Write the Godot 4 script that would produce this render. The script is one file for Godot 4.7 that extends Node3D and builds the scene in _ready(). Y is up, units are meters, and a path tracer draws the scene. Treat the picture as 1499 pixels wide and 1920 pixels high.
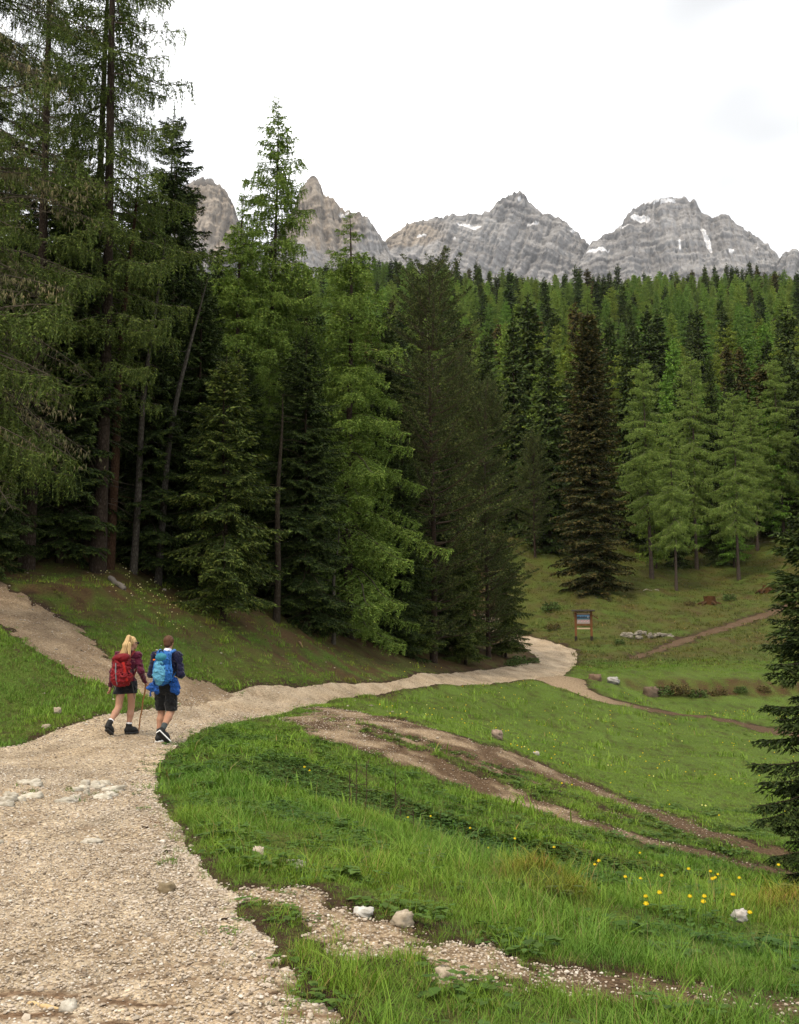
extends Node3D
# A gravel trail through an alpine larch and spruce forest, two hikers, limestone peaks behind.
# y is up, the view runs towards -z; "d" below always means distance ahead, that is -z.

# surveyed ground: x, height, distance ahead of the viewpoint
const SURVEY := [
	[-1.53, 0.00, 4.60], [-1.49, 0.00, 6.39], [-3.37, 0.00, 10.69], [-4.42, 0.00, 17.20], [-5.37, 0.02, 16.09], [-4.12, 0.00, 22.16], [-3.37, 0.05, 6.19], [-3.03, 0.06, 30.00],
	[1.11, 0.23, 41.00], [7.78, 0.28, 58.00], [11.52, 0.65, 66.00], [9.96, 1.64, 74.00], [8.38, 2.41, 84.00], [13.93, 2.00, 75.00], [-6.76, 0.02, 17.00], [-7.58, 0.33, 19.00],
	[-10.53, 2.76, 26.00], [-6.16, 0.74, 21.00], [-8.23, 1.20, 20.50], [-6.22, 0.30, 18.00], [-12.63, 4.32, 31.00], [-9.99, 4.24, 32.00], [-9.03, 3.92, 33.00], [-8.28, 3.81, 34.00],
	[-6.42, 2.84, 34.00], [-4.19, 2.31, 38.00], [-2.92, 1.89, 42.00], [1.83, 0.72, 52.00], [3.49, 0.54, 54.00], [-5.57, 1.09, 26.00], [-4.01, 1.01, 30.00], [-1.92, 0.51, 36.00],
	[-4.66, 0.38, 26.50], [8.63, -0.25, 52.00], [11.04, -1.24, 46.00], [15.40, -1.91, 42.00], [8.14, -1.87, 28.00], [6.13, -1.64, 33.00], [3.84, -1.00, 36.00], [1.02, -0.35, 38.00],
	[-1.54, -0.04, 29.00], [8.10, -1.92, 22.00], [4.85, -1.61, 23.00], [3.12, -0.95, 23.50], [2.59, -0.77, 27.00], [1.71, -0.57, 21.50], [1.51, -1.05, 19.00], [-1.69, -0.04, 24.50],
	[5.95, -1.82, 17.50], [5.80, -1.93, 16.60], [4.01, -1.59, 17.00], [-1.71, -0.18, 21.50], [-2.54, 0.03, 16.00], [-1.22, -0.32, 15.50], [-0.35, -0.49, 13.50], [1.02, -0.87, 13.00],
	[2.38, -1.07, 13.00], [3.58, -1.22, 12.50], [0.47, -0.32, 9.00], [-0.74, -0.11, 9.50], [1.73, -0.59, 9.50], [1.49, -0.45, 8.20], [2.80, -0.60, 8.30], [1.93, -0.40, 6.80],
	[-0.15, 0.03, 5.80], [0.43, -0.05, 5.60], [1.23, -0.12, 5.30], [1.90, -0.22, 5.30], [-1.41, 0.06, 7.70], [-0.35, 0.07, 6.80], [0.35, 0.03, 4.50], [1.63, -0.15, 4.90],
	[14.43, -0.88, 54.00], [13.73, -0.36, 57.00], [15.81, 0.07, 59.00], [23.27, 0.38, 62.00], [27.12, 2.10, 72.00], [18.91, 2.56, 78.00], [21.45, 1.53, 70.00], [34.00, 4.88, 84.00],
	[28.87, 5.69, 92.00], [35.41, 7.00, 95.00], [27.07, 8.65, 105.00], [36.45, 8.42, 105.00], [27.87, 6.91, 98.00], [17.51, 6.74, 95.00], [15.28, 11.38, 110.00], [14.06, 2.99, 79.00],
	[11.45, 4.70, 92.00], [47.15, 14.76, 120.00], [10.30, 2.62, 83.00], [-10.00, 7.00, 50.00], [-20.00, 12.00, 60.00], [0.00, 6.00, 72.00], [-30.00, 10.00, 40.00], [-16.00, 5.00, 20.00],
	[-13.00, 3.00, 10.00], [-6.00, 0.50, 10.00], [-6.00, 0.40, 2.00], [-13.00, 2.00, 0.00], [0.00, 0.00, 0.00], [3.00, -0.10, 0.00], [-3.00, 0.00, 0.00], [0.00, 0.00, -5.00],
	[8.00, -0.70, 0.00], [8.00, -0.50, -6.00], [13.00, -1.60, 8.00], [14.00, -2.30, 16.00], [22.00, -2.20, 30.00], [-9.00, 1.00, -6.00], [30.00, -1.50, 45.00], [-40.00, 18.00, 70.00],
	[-20.00, 20.00, 95.00], [10.00, 15.00, 115.00], [50.00, 3.00, 70.00], [60.00, 12.00, 100.00], [0.00, 20.00, 130.00], [-112.50, 23.84, 150.00], [-52.50, 23.39, 150.00], [0.00, 23.00, 150.00],
	[52.50, 22.61, 150.00], [112.50, 22.16, 150.00], [-150.00, 43.50, 200.00], [-70.00, 42.70, 200.00], [0.00, 42.00, 200.00], [70.00, 41.30, 200.00], [150.00, 40.50, 200.00], [-202.50, 74.73, 270.00],
	[-94.50, 73.28, 270.00], [0.00, 72.00, 270.00], [94.50, 70.72, 270.00], [202.50, 69.27, 270.00], [-285.00, 128.41, 380.00], [-133.00, 125.53, 380.00], [0.00, 123.00, 380.00], [133.00, 120.47, 380.00],
	[285.00, 117.59, 380.00], [-375.00, 186.38, 500.00], [-175.00, 181.38, 500.00], [0.00, 177.00, 500.00], [175.00, 172.62, 500.00], [375.00, 167.62, 500.00], [-450.00, 229.50, 600.00], [-210.00, 222.30, 600.00],
	[0.00, 216.00, 600.00], [210.00, 209.70, 600.00], [450.00, 202.50, 600.00], [-525.00, 250.38, 700.00], [-245.00, 240.57, 700.00], [0.00, 232.00, 700.00], [245.00, 223.43, 700.00], [525.00, 213.62, 700.00],
	[-300.00, 0.00, -250.00], [300.00, -20.00, -250.00], [-250.00, 10.00, 0.00], [250.00, -10.00, 0.00], [0.00, -5.00, -100.00], [-60.00, 12.00, 0.00], [60.00, -4.00, 0.00], [900.00, 190.00, 600.00],
	[-900.00, 270.00, 600.00], [0.00, 234.00, 950.00], [-700.00, 270.00, 950.00], [700.00, 210.00, 950.00]]

const TRAIL := [[-2.3, -8.0], [-2.4, 0.0], [-2.87, 4.43], [-3.75, 6.02], [-4.29, 7.81], [-5.18, 11.15], [-6.43, 15.4], [-5.99, 17.38], [-5.61, 18.73], [-5.1, 20.39], [-4.76, 23.52], [-4.42, 26.72], [-3.35, 29.91], [-2.02, 34.44], [0.23, 40.40], [3.01, 50.91], [6.60, 58.50], [9.20, 65.85], [9.12, 72.07], [8.01, 82.51], [7.2, 90.0], [9.0, 90.0], [9.75, 84.07], [11.71, 74.97], [12.7, 70.9], [11.5, 64.63], [8.86, 55.09], [5.70, 50.62], [2.29, 42.59], [0.01, 37.90], [-2.11, 30.54], [-2.86, 25.59], [-3.62, 22.61], [-3.83, 18.98], [-3.6, 16.24], [-3.3, 13.64], [-2.72, 11.47], [-1.83, 8.75], [-1.28, 7.05], [-1.00, 6.24], [-0.70, 5.40], [-0.47, 4.83], [-0.29, 4.35], [0.2, 2.5], [0.9, 0.0], [1.2, -8.0]]
# side tracks: x, distance, half width
const RUTS := [[[-1.99, 26.82, 0.6], [-0.63, 23.88, 0.85], [0.60, 22.48, 0.85], [1.73, 21.65, 0.8], [2.93, 22.10, 0.75], [4.05, 21.90, 0.6], [4.87, 20.58, 0.5], [5.43, 18.81, 0.42], [6.07, 17.84, 0.35], [6.9, 16.9, 0.2]],
	[[-2.44, 24.19, 0.50], [-1.09, 20.66, 0.68], [0.01, 19.90, 0.68], [1.02, 19.31, 0.66], [2.00, 18.95, 0.62], [2.89, 18.28, 0.52], [3.65, 17.38, 0.45], [4.44, 16.96, 0.36], [5.21, 16.61, 0.32], [5.82, 16.40, 0.20], [6.6, 15.8, 0.2]],
	[[-2.2, 25.4, 0.4], [-0.8, 22.2, 0.26], [0.3, 21.2, 0.2], [1.4, 20.5, 0.18], [2.5, 20.5, 0.12], [3.5, 20.0, 0.08], [4.3, 18.8, 0.02]]]
const STRIP := [[-0.84, 6.49, 0.10], [-0.62, 6.29, 0.18], [-0.34, 5.98, 0.24], [-0.15, 5.77, 0.32], [0.09, 5.56, 0.36], [0.31, 5.42, 0.32], [0.47, 5.34, 0.28], [0.68, 5.28, 0.26], [1.08, 5.20, 0.27], [1.50, 5.20, 0.27], [2.08, 5.22, 0.26], [2.76, 5.3, 0.26]]
const SIDE := [[8.25, 54.99, 2.00], [8.75, 50.34, 1.00], [9.66, 47.58, 0.80], [11.16, 46.52, 0.70], [13.50, 46.08, 0.60], [14.96, 44.63, 0.60], [15.53, 42.35, 0.60], [16.39, 40.10, 0.60]]
const SCREE := [[-14.5, 28.6, 1.4], [-12.23, 27.18, 1.30], [-10.40, 25.69, 1.20], [-9.21, 24.79, 1.10], [-7.51, 22.95, 1.00], [-6.24, 22.02, 0.90], [-5.28, 23.04, 1.10], [-4.54, 25.84, 0.70]]
const HILLTRACK := [[15.67, 66.5, 0.5], [21.99, 75.0, 0.7], [28.40, 80.97, 0.8], [34.97, 86.31, 0.8], [40.98, 88.95, 0.8]]

var used := {}
var M := {}
var n1 := FastNoiseLite.new()
var n2 := FastNoiseLite.new()
var rng := RandomNumberGenerator.new()

func _ready() -> void:
	# ---- camera, sky, sun, exposure
	var cam := Camera3D.new()
	cam.name = "camera"
	cam.fov = 55.0
	cam.near = 0.1
	cam.far = 9000.0
	cam.position = Vector3(0, 1.6, 0)
	cam.rotation.x = 0.1363
	add_child(cam)
	cam.current = true
	var env := Environment.new()
	env.background_mode = Environment.BG_SKY
	env.tonemap_mode = Environment.TONE_MAPPER_LINEAR
	env.tonemap_exposure = 2.1
	env.sky = overcast()
	env.background_energy_multiplier = 1.0
	env.fog_enabled = true
	env.fog_density = 0.000025
	env.fog_light_color = Color(0.93, 0.95, 0.98)
	env.sdfgi_enabled = true
	env.ssao_enabled = true
	env.ssil_enabled = true
	var we := WorldEnvironment.new()
	we.name = "environment"
	we.environment = env
	add_child(we)
	var sun := DirectionalLight3D.new()
	sun.name = "sun"
	sun.light_energy = 0.5
	sun.light_color = Color(1.0, 0.94, 0.85)
	sun.light_angular_distance = 14.0
	sun.shadow_enabled = true
	sun.rotation = Vector3(deg_to_rad(-58), deg_to_rad(-35), 0)
	add_child(sun)
	rng.seed = 7
	n1.seed = 11
	n1.frequency = 1.0
	n1.fractal_octaves = 3
	n2.seed = 23
	n2.frequency = 1.0
	n2.fractal_octaves = 2
	materials()
	var t0 := Time.get_ticks_msec()
	survey()
	print("survey ", Time.get_ticks_msec() - t0)
	build_ground()
	print("ground ", Time.get_ticks_msec() - t0)
	build_mountains()
	print("mountains ", Time.get_ticks_msec() - t0)
	build_trees()
	print("trees ", Time.get_ticks_msec() - t0)
	build_people()
	print("people ", Time.get_ticks_msec() - t0)
	build_things()
	print("things ", Time.get_ticks_msec() - t0)
	build_gravel()
	build_grass()
	print("done ", Time.get_ticks_msec() - t0)

# ---- bookkeeping
func numbered(called: String) -> String:
	if not used.has(called):
		used[called] = 0
		return called
	used[called] += 1
	return "%s_%03d" % [called, used[called]]

func tag(o: Node, label: String, category: String, group := "") -> Node:
	o.set_meta("label", label)
	o.set_meta("category", category)
	if group:
		o.set_meta("group", group)
	return o

func thing(called: String, label: String, category: String, at := Vector3.ZERO, turn := 0.0, group := "") -> Node3D:
	var o := Node3D.new()
	o.name = numbered(called)
	add_child(o)
	o.position = at
	o.rotation.y = turn
	tag(o, label, category, group)
	return o

func obj(called: String, mesh: Mesh, m: Material, parent: Node = null) -> MeshInstance3D:
	var o := MeshInstance3D.new()
	o.mesh = mesh
	if m:
		o.material_override = m
	if parent == null:
		o.name = numbered(called)
		add_child(o)
	else:
		o.name = called
		parent.add_child(o, true)
	return o

func setting(called: String, mesh: Mesh, m: Material) -> MeshInstance3D:
	var o := obj(called, mesh, m)
	o.set_meta("kind", "structure")
	return o

func scatter(called: String, mesh: Mesh, m: Material, places: Array, tints: PackedColorArray, label: String, category: String) -> void:
	if places.is_empty():
		return
	var mm := MultiMesh.new()
	mm.transform_format = MultiMesh.TRANSFORM_3D
	mm.use_colors = true
	mm.mesh = mesh
	mm.instance_count = places.size()
	for i in places.size():
		mm.set_instance_transform(i, places[i])
		mm.set_instance_color(i, tints[i])
	var o := MultiMeshInstance3D.new()
	o.multimesh = mm
	o.material_override = m
	o.name = numbered(called)
	add_child(o)
	o.set_meta("kind", "stuff")
	tag(o, label, category)

func lin(r: float, g: float, b: float) -> Color:
	return Color(r, g, b).linear_to_srgb()

func noise_tex(type: int, freq: float, octaves: int, dark: Color, light: Color, seed_ := 1, size := 512, cell := -1) -> NoiseTexture2D:
	var n := FastNoiseLite.new()
	n.noise_type = type
	n.seed = seed_
	n.frequency = freq
	n.fractal_octaves = octaves
	if octaves <= 1:
		n.fractal_type = FastNoiseLite.FRACTAL_NONE
	if cell >= 0:
		n.cellular_return_type = cell
	var t := NoiseTexture2D.new()
	t.width = size
	t.height = size
	t.seamless = true
	t.noise = n
	var g := Gradient.new()
	g.set_color(0, dark)
	g.set_color(1, light)
	t.color_ramp = g
	return t

func material(rough := 0.9, vertex := true) -> StandardMaterial3D:
	var m := StandardMaterial3D.new()
	m.roughness = rough
	m.metallic_specular = 0.25
	m.vertex_color_use_as_albedo = vertex
	m.cull_mode = BaseMaterial3D.CULL_DISABLED
	return m

func plain(c: Color, rough := 0.85, spec := 0.3) -> StandardMaterial3D:
	var m := StandardMaterial3D.new()
	m.albedo_color = c
	m.roughness = rough
	m.metallic_specular = spec
	return m

func materials() -> void:
	var grey := Color(0.55, 0.55, 0.55)
	var g := material(1.0)
	g.albedo_texture = noise_tex(FastNoiseLite.TYPE_SIMPLEX_SMOOTH, 0.03, 5, Color(0.6, 0.58, 0.55), Color(1, 1, 1), 3)
	g.heightmap_enabled = true
	g.heightmap_scale = 4.0
	g.heightmap_texture = noise_tex(FastNoiseLite.TYPE_SIMPLEX_SMOOTH, 0.05, 5, Color.BLACK, Color.WHITE, 5)
	g.uv1_triplanar = true
	g.uv1_world_triplanar = true
	g.uv1_scale = Vector3(0.7, 0.7, 0.7)
	M.ground = g
	var p := material(1.0)
	p.albedo_texture = gravel_tex()
	p.heightmap_enabled = true
	p.heightmap_scale = 1.6
	p.heightmap_texture = noise_tex(FastNoiseLite.TYPE_CELLULAR, 0.07, 2, Color.WHITE, Color.BLACK, 9, 1024, FastNoiseLite.RETURN_DISTANCE)
	p.uv1_triplanar = true
	p.uv1_world_triplanar = true
	p.uv1_scale = Vector3(0.55, 0.55, 0.55)
	M.gravel = p
	M.stone = material(0.95)
	M.stone.albedo_texture = noise_tex(FastNoiseLite.TYPE_SIMPLEX_SMOOTH, 0.02, 4, Color(0.72, 0.7, 0.66), Color.WHITE, 17, 256)
	M.stone.uv1_triplanar = true
	M.stone.uv1_scale = Vector3(3, 3, 3)
	M.stone.heightmap_enabled = true
	M.stone.heightmap_scale = 1.0
	M.stone.heightmap_texture = M.stone.albedo_texture
	M.pebble = material(0.95)
	M.grass = material(0.7)
	M.grass.backlight_enabled = true
	M.grass.backlight = Color(0.6, 0.65, 0.25)
	M.needles = material(0.8)
	M.needles.backlight_enabled = true
	M.needles.backlight = Color(0.14, 0.16, 0.08)
	M.larch = material(0.8)
	M.larch.backlight_enabled = true
	M.larch.backlight = Color(0.45, 0.5, 0.2)
	M.bark = material(0.95)
	M.bark.albedo_texture = noise_tex(FastNoiseLite.TYPE_CELLULAR, 0.05, 3, Color(0.45, 0.42, 0.4), Color.WHITE, 31, 256, FastNoiseLite.RETURN_DISTANCE2_SUB)
	M.bark.uv1_triplanar = true
	M.bark.uv1_scale = Vector3(1.2, 0.5, 1.2)
	M.bark.heightmap_enabled = true
	M.bark.heightmap_scale = 3.0
	M.bark.heightmap_texture = M.bark.albedo_texture
	M.bark_plain = material(0.85)
	M.lichen = material(0.95)
	M.lichen.backlight_enabled = true
	M.lichen.backlight = Color(0.3, 0.3, 0.25)
	M.petal = material(0.6)
	M.petal.backlight_enabled = true
	M.petal.backlight = Color(0.4, 0.4, 0.1)
	M.rock = material(1.0)
	M.rock.albedo_texture = noise_tex(FastNoiseLite.TYPE_SIMPLEX_SMOOTH, 0.02, 5, Color(0.7, 0.69, 0.68), Color.WHITE, 41)
	M.rock.uv1_triplanar = true
	M.rock.uv1_world_triplanar = true
	M.rock.uv1_scale = Vector3(0.004, 0.009, 0.004)
	M.wood = plain(Color.WHITE, 0.8)
	M.wood.albedo_texture = noise_tex(FastNoiseLite.TYPE_SIMPLEX_SMOOTH, 0.02, 4, lin(0.085, 0.036, 0.014), lin(0.17, 0.075, 0.028), 51, 256)
	M.wood.uv1_triplanar = true
	M.wood.uv1_scale = Vector3(0.6, 0.08, 0.6)

func gravel_tex() -> NoiseTexture2D:
	var t := noise_tex(FastNoiseLite.TYPE_CELLULAR, 0.07, 1, Color(0.62, 0.55, 0.46), Color(1, 1, 1), 9, 1024, FastNoiseLite.RETURN_CELL_VALUE)
	var g := Gradient.new()
	g.offsets = PackedFloat32Array([0.0, 0.15, 0.5, 0.85, 1.0])
	g.colors = PackedColorArray([Color(0.46, 0.42, 0.38), Color(0.68, 0.645, 0.60), Color(0.78, 0.75, 0.71), Color(0.87, 0.85, 0.81), Color(1.0, 0.98, 0.95)])
	t.color_ramp = g
	return t

func overcast() -> Sky:
	var w := 1024
	var h := 512
	var im := Image.create(w, h, false, Image.FORMAT_RGBF)
	var n := FastNoiseLite.new()
	n.seed = 5
	n.frequency = 1.1
	n.fractal_octaves = 4
	for y in h:
		var el := PI * (0.5 - (y + 0.5) / h)
		for x in w:
			var az := TAU * (x + 0.5) / w
			var c := cos(el)
			# cloud layer: thin veils seen on a plane high above
			var q := Vector3(c * sin(az), maxf(sin(el), 0.0) * 1.6, c * cos(az))
			var v := n.get_noise_3dv(q * 1.4) * 0.5 + 0.5
			var veil := smoothstep(0.385, 0.66, v)
			var b := 1.2 - 0.80 * veil
			im.set_pixel(x, y, Color(b * (1.0 - 0.03 * veil), b * (1.0 - 0.012 * veil), b * (1.0 + 0.012 * veil)))
	var sm := PanoramaSkyMaterial.new()
	sm.panorama = ImageTexture.create_from_image(im)
	var s := Sky.new()
	s.sky_material = sm
	return s

# ---- terrain: a smooth surface through the surveyed points, kept in three grids
class Field:
	var x0: float; var d0: float; var step: float; var nx: int; var nd: int
	var v: PackedFloat32Array
	func _init(ax: float, ad: float, bx: float, bd: float, s: float, fill := 0.0) -> void:
		x0 = ax; d0 = ad; step = s
		nx = int((bx - ax) / s) + 2
		nd = int((bd - ad) / s) + 2
		v.resize(nx * nd)
		v.fill(fill)
	func inside(x: float, d: float, rim := 0.0) -> bool:
		return x > x0 + rim and d > d0 + rim and x < x0 + (nx - 2) * step - rim and d < d0 + (nd - 2) * step - rim
	func rim(x: float, d: float) -> float:
		return minf(minf(x - x0, d - d0), minf(x0 + (nx - 2) * step - x, d0 + (nd - 2) * step - d))
	func read(x: float, d: float) -> float:
		var fx := (x - x0) / step
		var fd := (d - d0) / step
		var i := clampi(int(fx), 0, nx - 2)
		var j := clampi(int(fd), 0, nd - 2)
		fx -= i
		fd -= j
		var k := j * nx + i
		return lerpf(lerpf(v[k], v[k + 1], fx), lerpf(v[k + nx], v[k + nx + 1], fx), fd)

var kx := PackedFloat64Array()
var kd := PackedFloat64Array()
var kw := PackedFloat64Array()
var near_h: Field
var mid_h: Field
var far_h: Field
var trail_near: Field
var trail_far: Field
var rut_near: Field
var rut_far: Field
var strip_f: Field

func warp(x: float, d: float) -> Vector2:
	var r := sqrt(x * x + d * d) + 1e-9
	var s := log(1.0 + r / 12.0) / r
	return Vector2(x * s, d * s)

func survey() -> void:
	var n := SURVEY.size()
	kx.resize(n); kd.resize(n)
	var m := n + 3
	var a: Array[PackedFloat64Array] = []
	for i in n:
		var x: float = SURVEY[i][0]
		var d: float = SURVEY[i][2]
		var r := sqrt(x * x + d * d) + 1e-9
		var s := log(1.0 + r / 12.0) / r
		kx[i] = x * s
		kd[i] = d * s
	for i in m:
		var row := PackedFloat64Array()
		row.resize(m + 1)
		if i < n:
			for j in n:
				var r2 := (kx[i] - kx[j]) ** 2 + (kd[i] - kd[j]) ** 2
				row[j] = (r2 * log(r2) if r2 > 1e-9 else 0.0) + (0.002 if i == j else 0.0)
			row[n] = 1.0; row[n + 1] = kx[i]; row[n + 2] = kd[i]
			var x: float = SURVEY[i][0]
			var d: float = SURVEY[i][2]
			row[m] = float(SURVEY[i][1]) / (1.0 + sqrt(x * x + d * d) / 25.0)
		else:
			for j in n:
				row[j] = 1.0 if i == n else (kx[j] if i == n + 1 else kd[j])
		a.append(row)
	for c in m:
		var best := c
		for r in range(c + 1, m):
			if absf(a[r][c]) > absf(a[best][c]):
				best = r
		var tmp := a[c]; a[c] = a[best]; a[best] = tmp
		var pr := a[c]
		for r in range(c + 1, m):
			var row := a[r]
			var f := row[c] / pr[c]
			if f != 0.0:
				for k in range(c, m + 1):
					row[k] -= f * pr[k]
				a[r] = row
	kw.resize(m)
	for c in range(m - 1, -1, -1):
		var s := a[c][m]
		for k in range(c + 1, m):
			s -= a[c][k] * kw[k]
		kw[c] = s / a[c][c]
	near_h = Field.new(-24, -8, 28, 66, 0.5)
	mid_h = Field.new(-90, -30, 110, 160, 2.5)
	far_h = Field.new(-1000, -320, 1000, 1050, 25.0)
	for f: Field in [near_h, mid_h, far_h]:
		for j in f.nd:
			for i in f.nx:
				f.v[j * f.nx + i] = spline(f.x0 + i * f.step, f.d0 + j * f.step)
	trail_near = Field.new(-12, -8, 14, 36, 0.12, -2.0)
	trail_far = Field.new(-20, 30, 46, 95, 0.4, -2.0)
	rut_near = Field.new(-16, 10, 10, 34, 0.12, -2.0)
	rut_far = Field.new(-20, 30, 46, 95, 0.4, -2.0)
	strip_f = Field.new(-2, 3, 5, 9, 0.06, -2.0)
	trail_mask(trail_near)
	trail_mask(trail_far)
	for r in RUTS:
		ribbon(rut_near, r)
	ribbon(rut_near, SCREE)
	ribbon(rut_far, SIDE)
	ribbon(rut_far, HILLTRACK)
	ribbon(strip_f, STRIP)

func spline(x: float, d: float) -> float:
	var r := sqrt(x * x + d * d) + 1e-9
	var s := log(1.0 + r / 12.0) / r
	var wx := x * s
	var wd := d * s
	var n := kx.size()
	var v := kw[n] + kw[n + 1] * wx + kw[n + 2] * wd
	for i in n:
		var ax := wx - kx[i]
		var ad := wd - kd[i]
		var r2 := ax * ax + ad * ad
		if r2 > 1e-9:
			v += kw[i] * r2 * log(r2)
	return v * (1.0 + r / 25.0)

func seg_dist(px: float, pd: float, ax: float, ad: float, bx: float, bd: float) -> Vector2:
	var vx := bx - ax
	var vd := bd - ad
	var t := clampf(((px - ax) * vx + (pd - ad) * vd) / maxf(vx * vx + vd * vd, 1e-9), 0.0, 1.0)
	return Vector2(sqrt((px - ax - vx * t) ** 2 + (pd - ad - vd * t) ** 2), t)

func trail_mask(f: Field) -> void:
	var poly := PackedVector2Array()
	for q in TRAIL:
		poly.append(Vector2(q[0], q[1]))
	for j in f.nd:
		for i in f.nx:
			if Geometry2D.is_point_in_polygon(Vector2(f.x0 + i * f.step, f.d0 + j * f.step), poly):
				f.v[j * f.nx + i] = 2.0
	for k in poly.size():
		var a := poly[k]
		var b := poly[(k + 1) % poly.size()]
		near_cells(f, a.x, a.y, b.x, b.y, 1.6, func(at: int, x: float, d: float) -> void:
			var dist := seg_dist(x, d, a.x, a.y, b.x, b.y).x
			if dist < absf(f.v[at]):
				f.v[at] = dist * signf(f.v[at]))

func ribbon(f: Field, pts: Array) -> void:
	for k in pts.size() - 1:
		var a: Array = pts[k]
		var b: Array = pts[k + 1]
		near_cells(f, a[0], a[1], b[0], b[1], 2.4, func(at: int, x: float, d: float) -> void:
			var q := seg_dist(x, d, a[0], a[1], b[0], b[1])
			f.v[at] = maxf(f.v[at], lerpf(a[2], b[2], q.y) - q.x))

func near_cells(f: Field, ax: float, ad: float, bx: float, bd: float, reach: float, act: Callable) -> void:
	var i0 := clampi(int((minf(ax, bx) - reach - f.x0) / f.step), 0, f.nx)
	var i1 := clampi(int((maxf(ax, bx) + reach - f.x0) / f.step) + 1, 0, f.nx)
	var j0 := clampi(int((minf(ad, bd) - reach - f.d0) / f.step), 0, f.nd)
	var j1 := clampi(int((maxf(ad, bd) + reach - f.d0) / f.step) + 1, 0, f.nd)
	for j in range(j0, j1):
		for i in range(i0, i1):
			act.call(j * f.nx + i, f.x0 + i * f.step, f.d0 + j * f.step)

func smooth_h(x: float, d: float) -> float:
	var e := near_h.rim(x, d)
	if e > 4.0:
		return near_h.read(x, d)
	var e2 := mid_h.rim(x, d)
	var m := 0.0
	if e2 > 0.0:
		m = mid_h.read(x, d)
		if e > 0.0:
			return lerpf(m, near_h.read(x, d), e / 4.0)
		if e2 > 12.0:
			return m
		return lerpf(far_h.read(x, d), m, e2 / 12.0)
	return far_h.read(x, d)

# how far inside the gravel trail (metres, ragged edge); negative outside
func trail_in(x: float, d: float) -> float:
	var v := -2.0
	if trail_near.inside(x, d):
		v = trail_near.read(x, d)
	elif trail_far.inside(x, d):
		v = trail_far.read(x, d)
	if v > -1.2 and v < 1.2:
		v += 0.14 * n1.get_noise_2d(x * 0.9, d * 0.9) / (1.0 + maxf(0.0, d - 8.0) / 10.0) + 0.035 * n2.get_noise_2d(x * 5.0, d * 5.0)
	return v

func rut_in(x: float, d: float) -> float:
	var v := -2.0
	if strip_f.inside(x, d):
		v = strip_f.read(x, d)
	if rut_near.inside(x, d):
		v = maxf(v, rut_near.read(x, d))
	elif rut_far.inside(x, d):
		v = maxf(v, rut_far.read(x, d))
	if v > -1.2:
		v += 0.34 * n1.get_noise_2d(x * 1.3 + 40.0, d * 1.3) + 0.20 * n2.get_noise_2d(x * 5.0, d * 5.0)
	return v

func ground_y(x: float, d: float) -> float:
	var h := smooth_h(x, d)
	var r := sqrt(x * x + d * d)
	var bare := smoothstep(-0.4, 0.3, maxf(trail_in(x, d), rut_in(x, d)))
	h += 0.05 * (1.0 - 0.8 * bare) * n1.get_noise_2d(x * 0.8, d * 0.8)
	if r > 8.0:
		h += 0.16 * smoothstep(8.0, 30.0, r) * (1.0 - bare) * n2.get_noise_2d(x * 0.35, d * 0.35)
	if d > 62.0 and x > 8.0 and d < 130.0:
		h += 0.30 * smoothstep(62.0, 75.0, d) * (1.0 - bare) * absf(n2.get_noise_2d(x * 1.1, d * 0.9))
	if r > 110.0:
		h += 5.0 * smoothstep(110.0, 300.0, r) * n2.get_noise_2d(x * 0.018, d * 0.018)
	if d > 46.0 and d < 58.5 and x > 11.0:
		h -= 0.55 * smoothstep(57.4, 55.8, d + 0.8 * n1.get_noise_2d(x * 0.3, 5.0)) * smoothstep(46.0, 51.0, d) * smoothstep(11.5, 14.0, x)
	h -= 0.22 * hollow(x, d) * smoothstep(-2.2, 0.5, x)
	# tussock mounds on the near bank
	h += 0.20 * exp(-((x - 1.15) ** 2 / 0.10 + (d - 8.3) ** 2 / 0.3)) + 0.22 * exp(-((x - 3.4) ** 2 / 0.16 + (d - 8.7) ** 2 / 0.3))
	return h

func ground_v(x: float, d: float) -> Vector3:
	return Vector3(x, ground_y(x, d), -d)

# real base colours of what covers the ground, linear
func cover(x: float, d: float) -> Color:
	var a := n1.get_noise_2d(x * 0.22 + 9.0, d * 0.22)
	var b := n2.get_noise_2d(x * 1.4, d * 1.4 + 70.0)
	var grass := Color(0.095, 0.150, 0.024)
	var moss := Color(0.110, 0.108, 0.026)
	var litter := Color(0.115, 0.072, 0.034)
	var soil := Color(0.060, 0.036, 0.020)
	var c := grass.lerp(moss, clampf(0.35 + 0.6 * a, 0.0, 1.0))
	c = c.lerp(Color(0.132, 0.210, 0.036), pasture(x, d) * clampf(0.7 + 0.6 * a, 0.0, 1.0))
	if d > 54.5 and d < 58.5 and x > 11.0 and x < 40.0:
		c = c.lerp(Color(0.10, 0.058, 0.03), bank(x, d) * clampf(0.8 + 1.5 * b, 0.0, 1.0))
	var brown := brownness(x, d)
	c = c.lerp(litter, clampf(brown + 0.9 * b * brown, 0.0, 1.0))
	if absf(b) > 0.42:
		c = c.lerp(soil, 0.5)
	var edge := maxf(trail_in(x, d), rut_in(x, d))
	if edge > -0.35:
		c = c.lerp(soil, smoothstep(-0.35, -0.05, edge + 0.25 * b))
	return c

# the short pale pasture in the basin
func pasture(x: float, d: float) -> float:
	return smoothstep(16.0, 24.0, d + x * 0.4) * smoothstep(66.0, 56.0, d) * smoothstep(-4.0, 1.0, x)

# a low broken earth bank beyond the side path
func bank(x: float, d: float) -> float:
	var m := 56.6 + 0.8 * n1.get_noise_2d(x * 0.3, 5.0)
	return smoothstep(1.4, 0.5, absf(d - m)) * smoothstep(11.5, 14.0, x)

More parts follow.
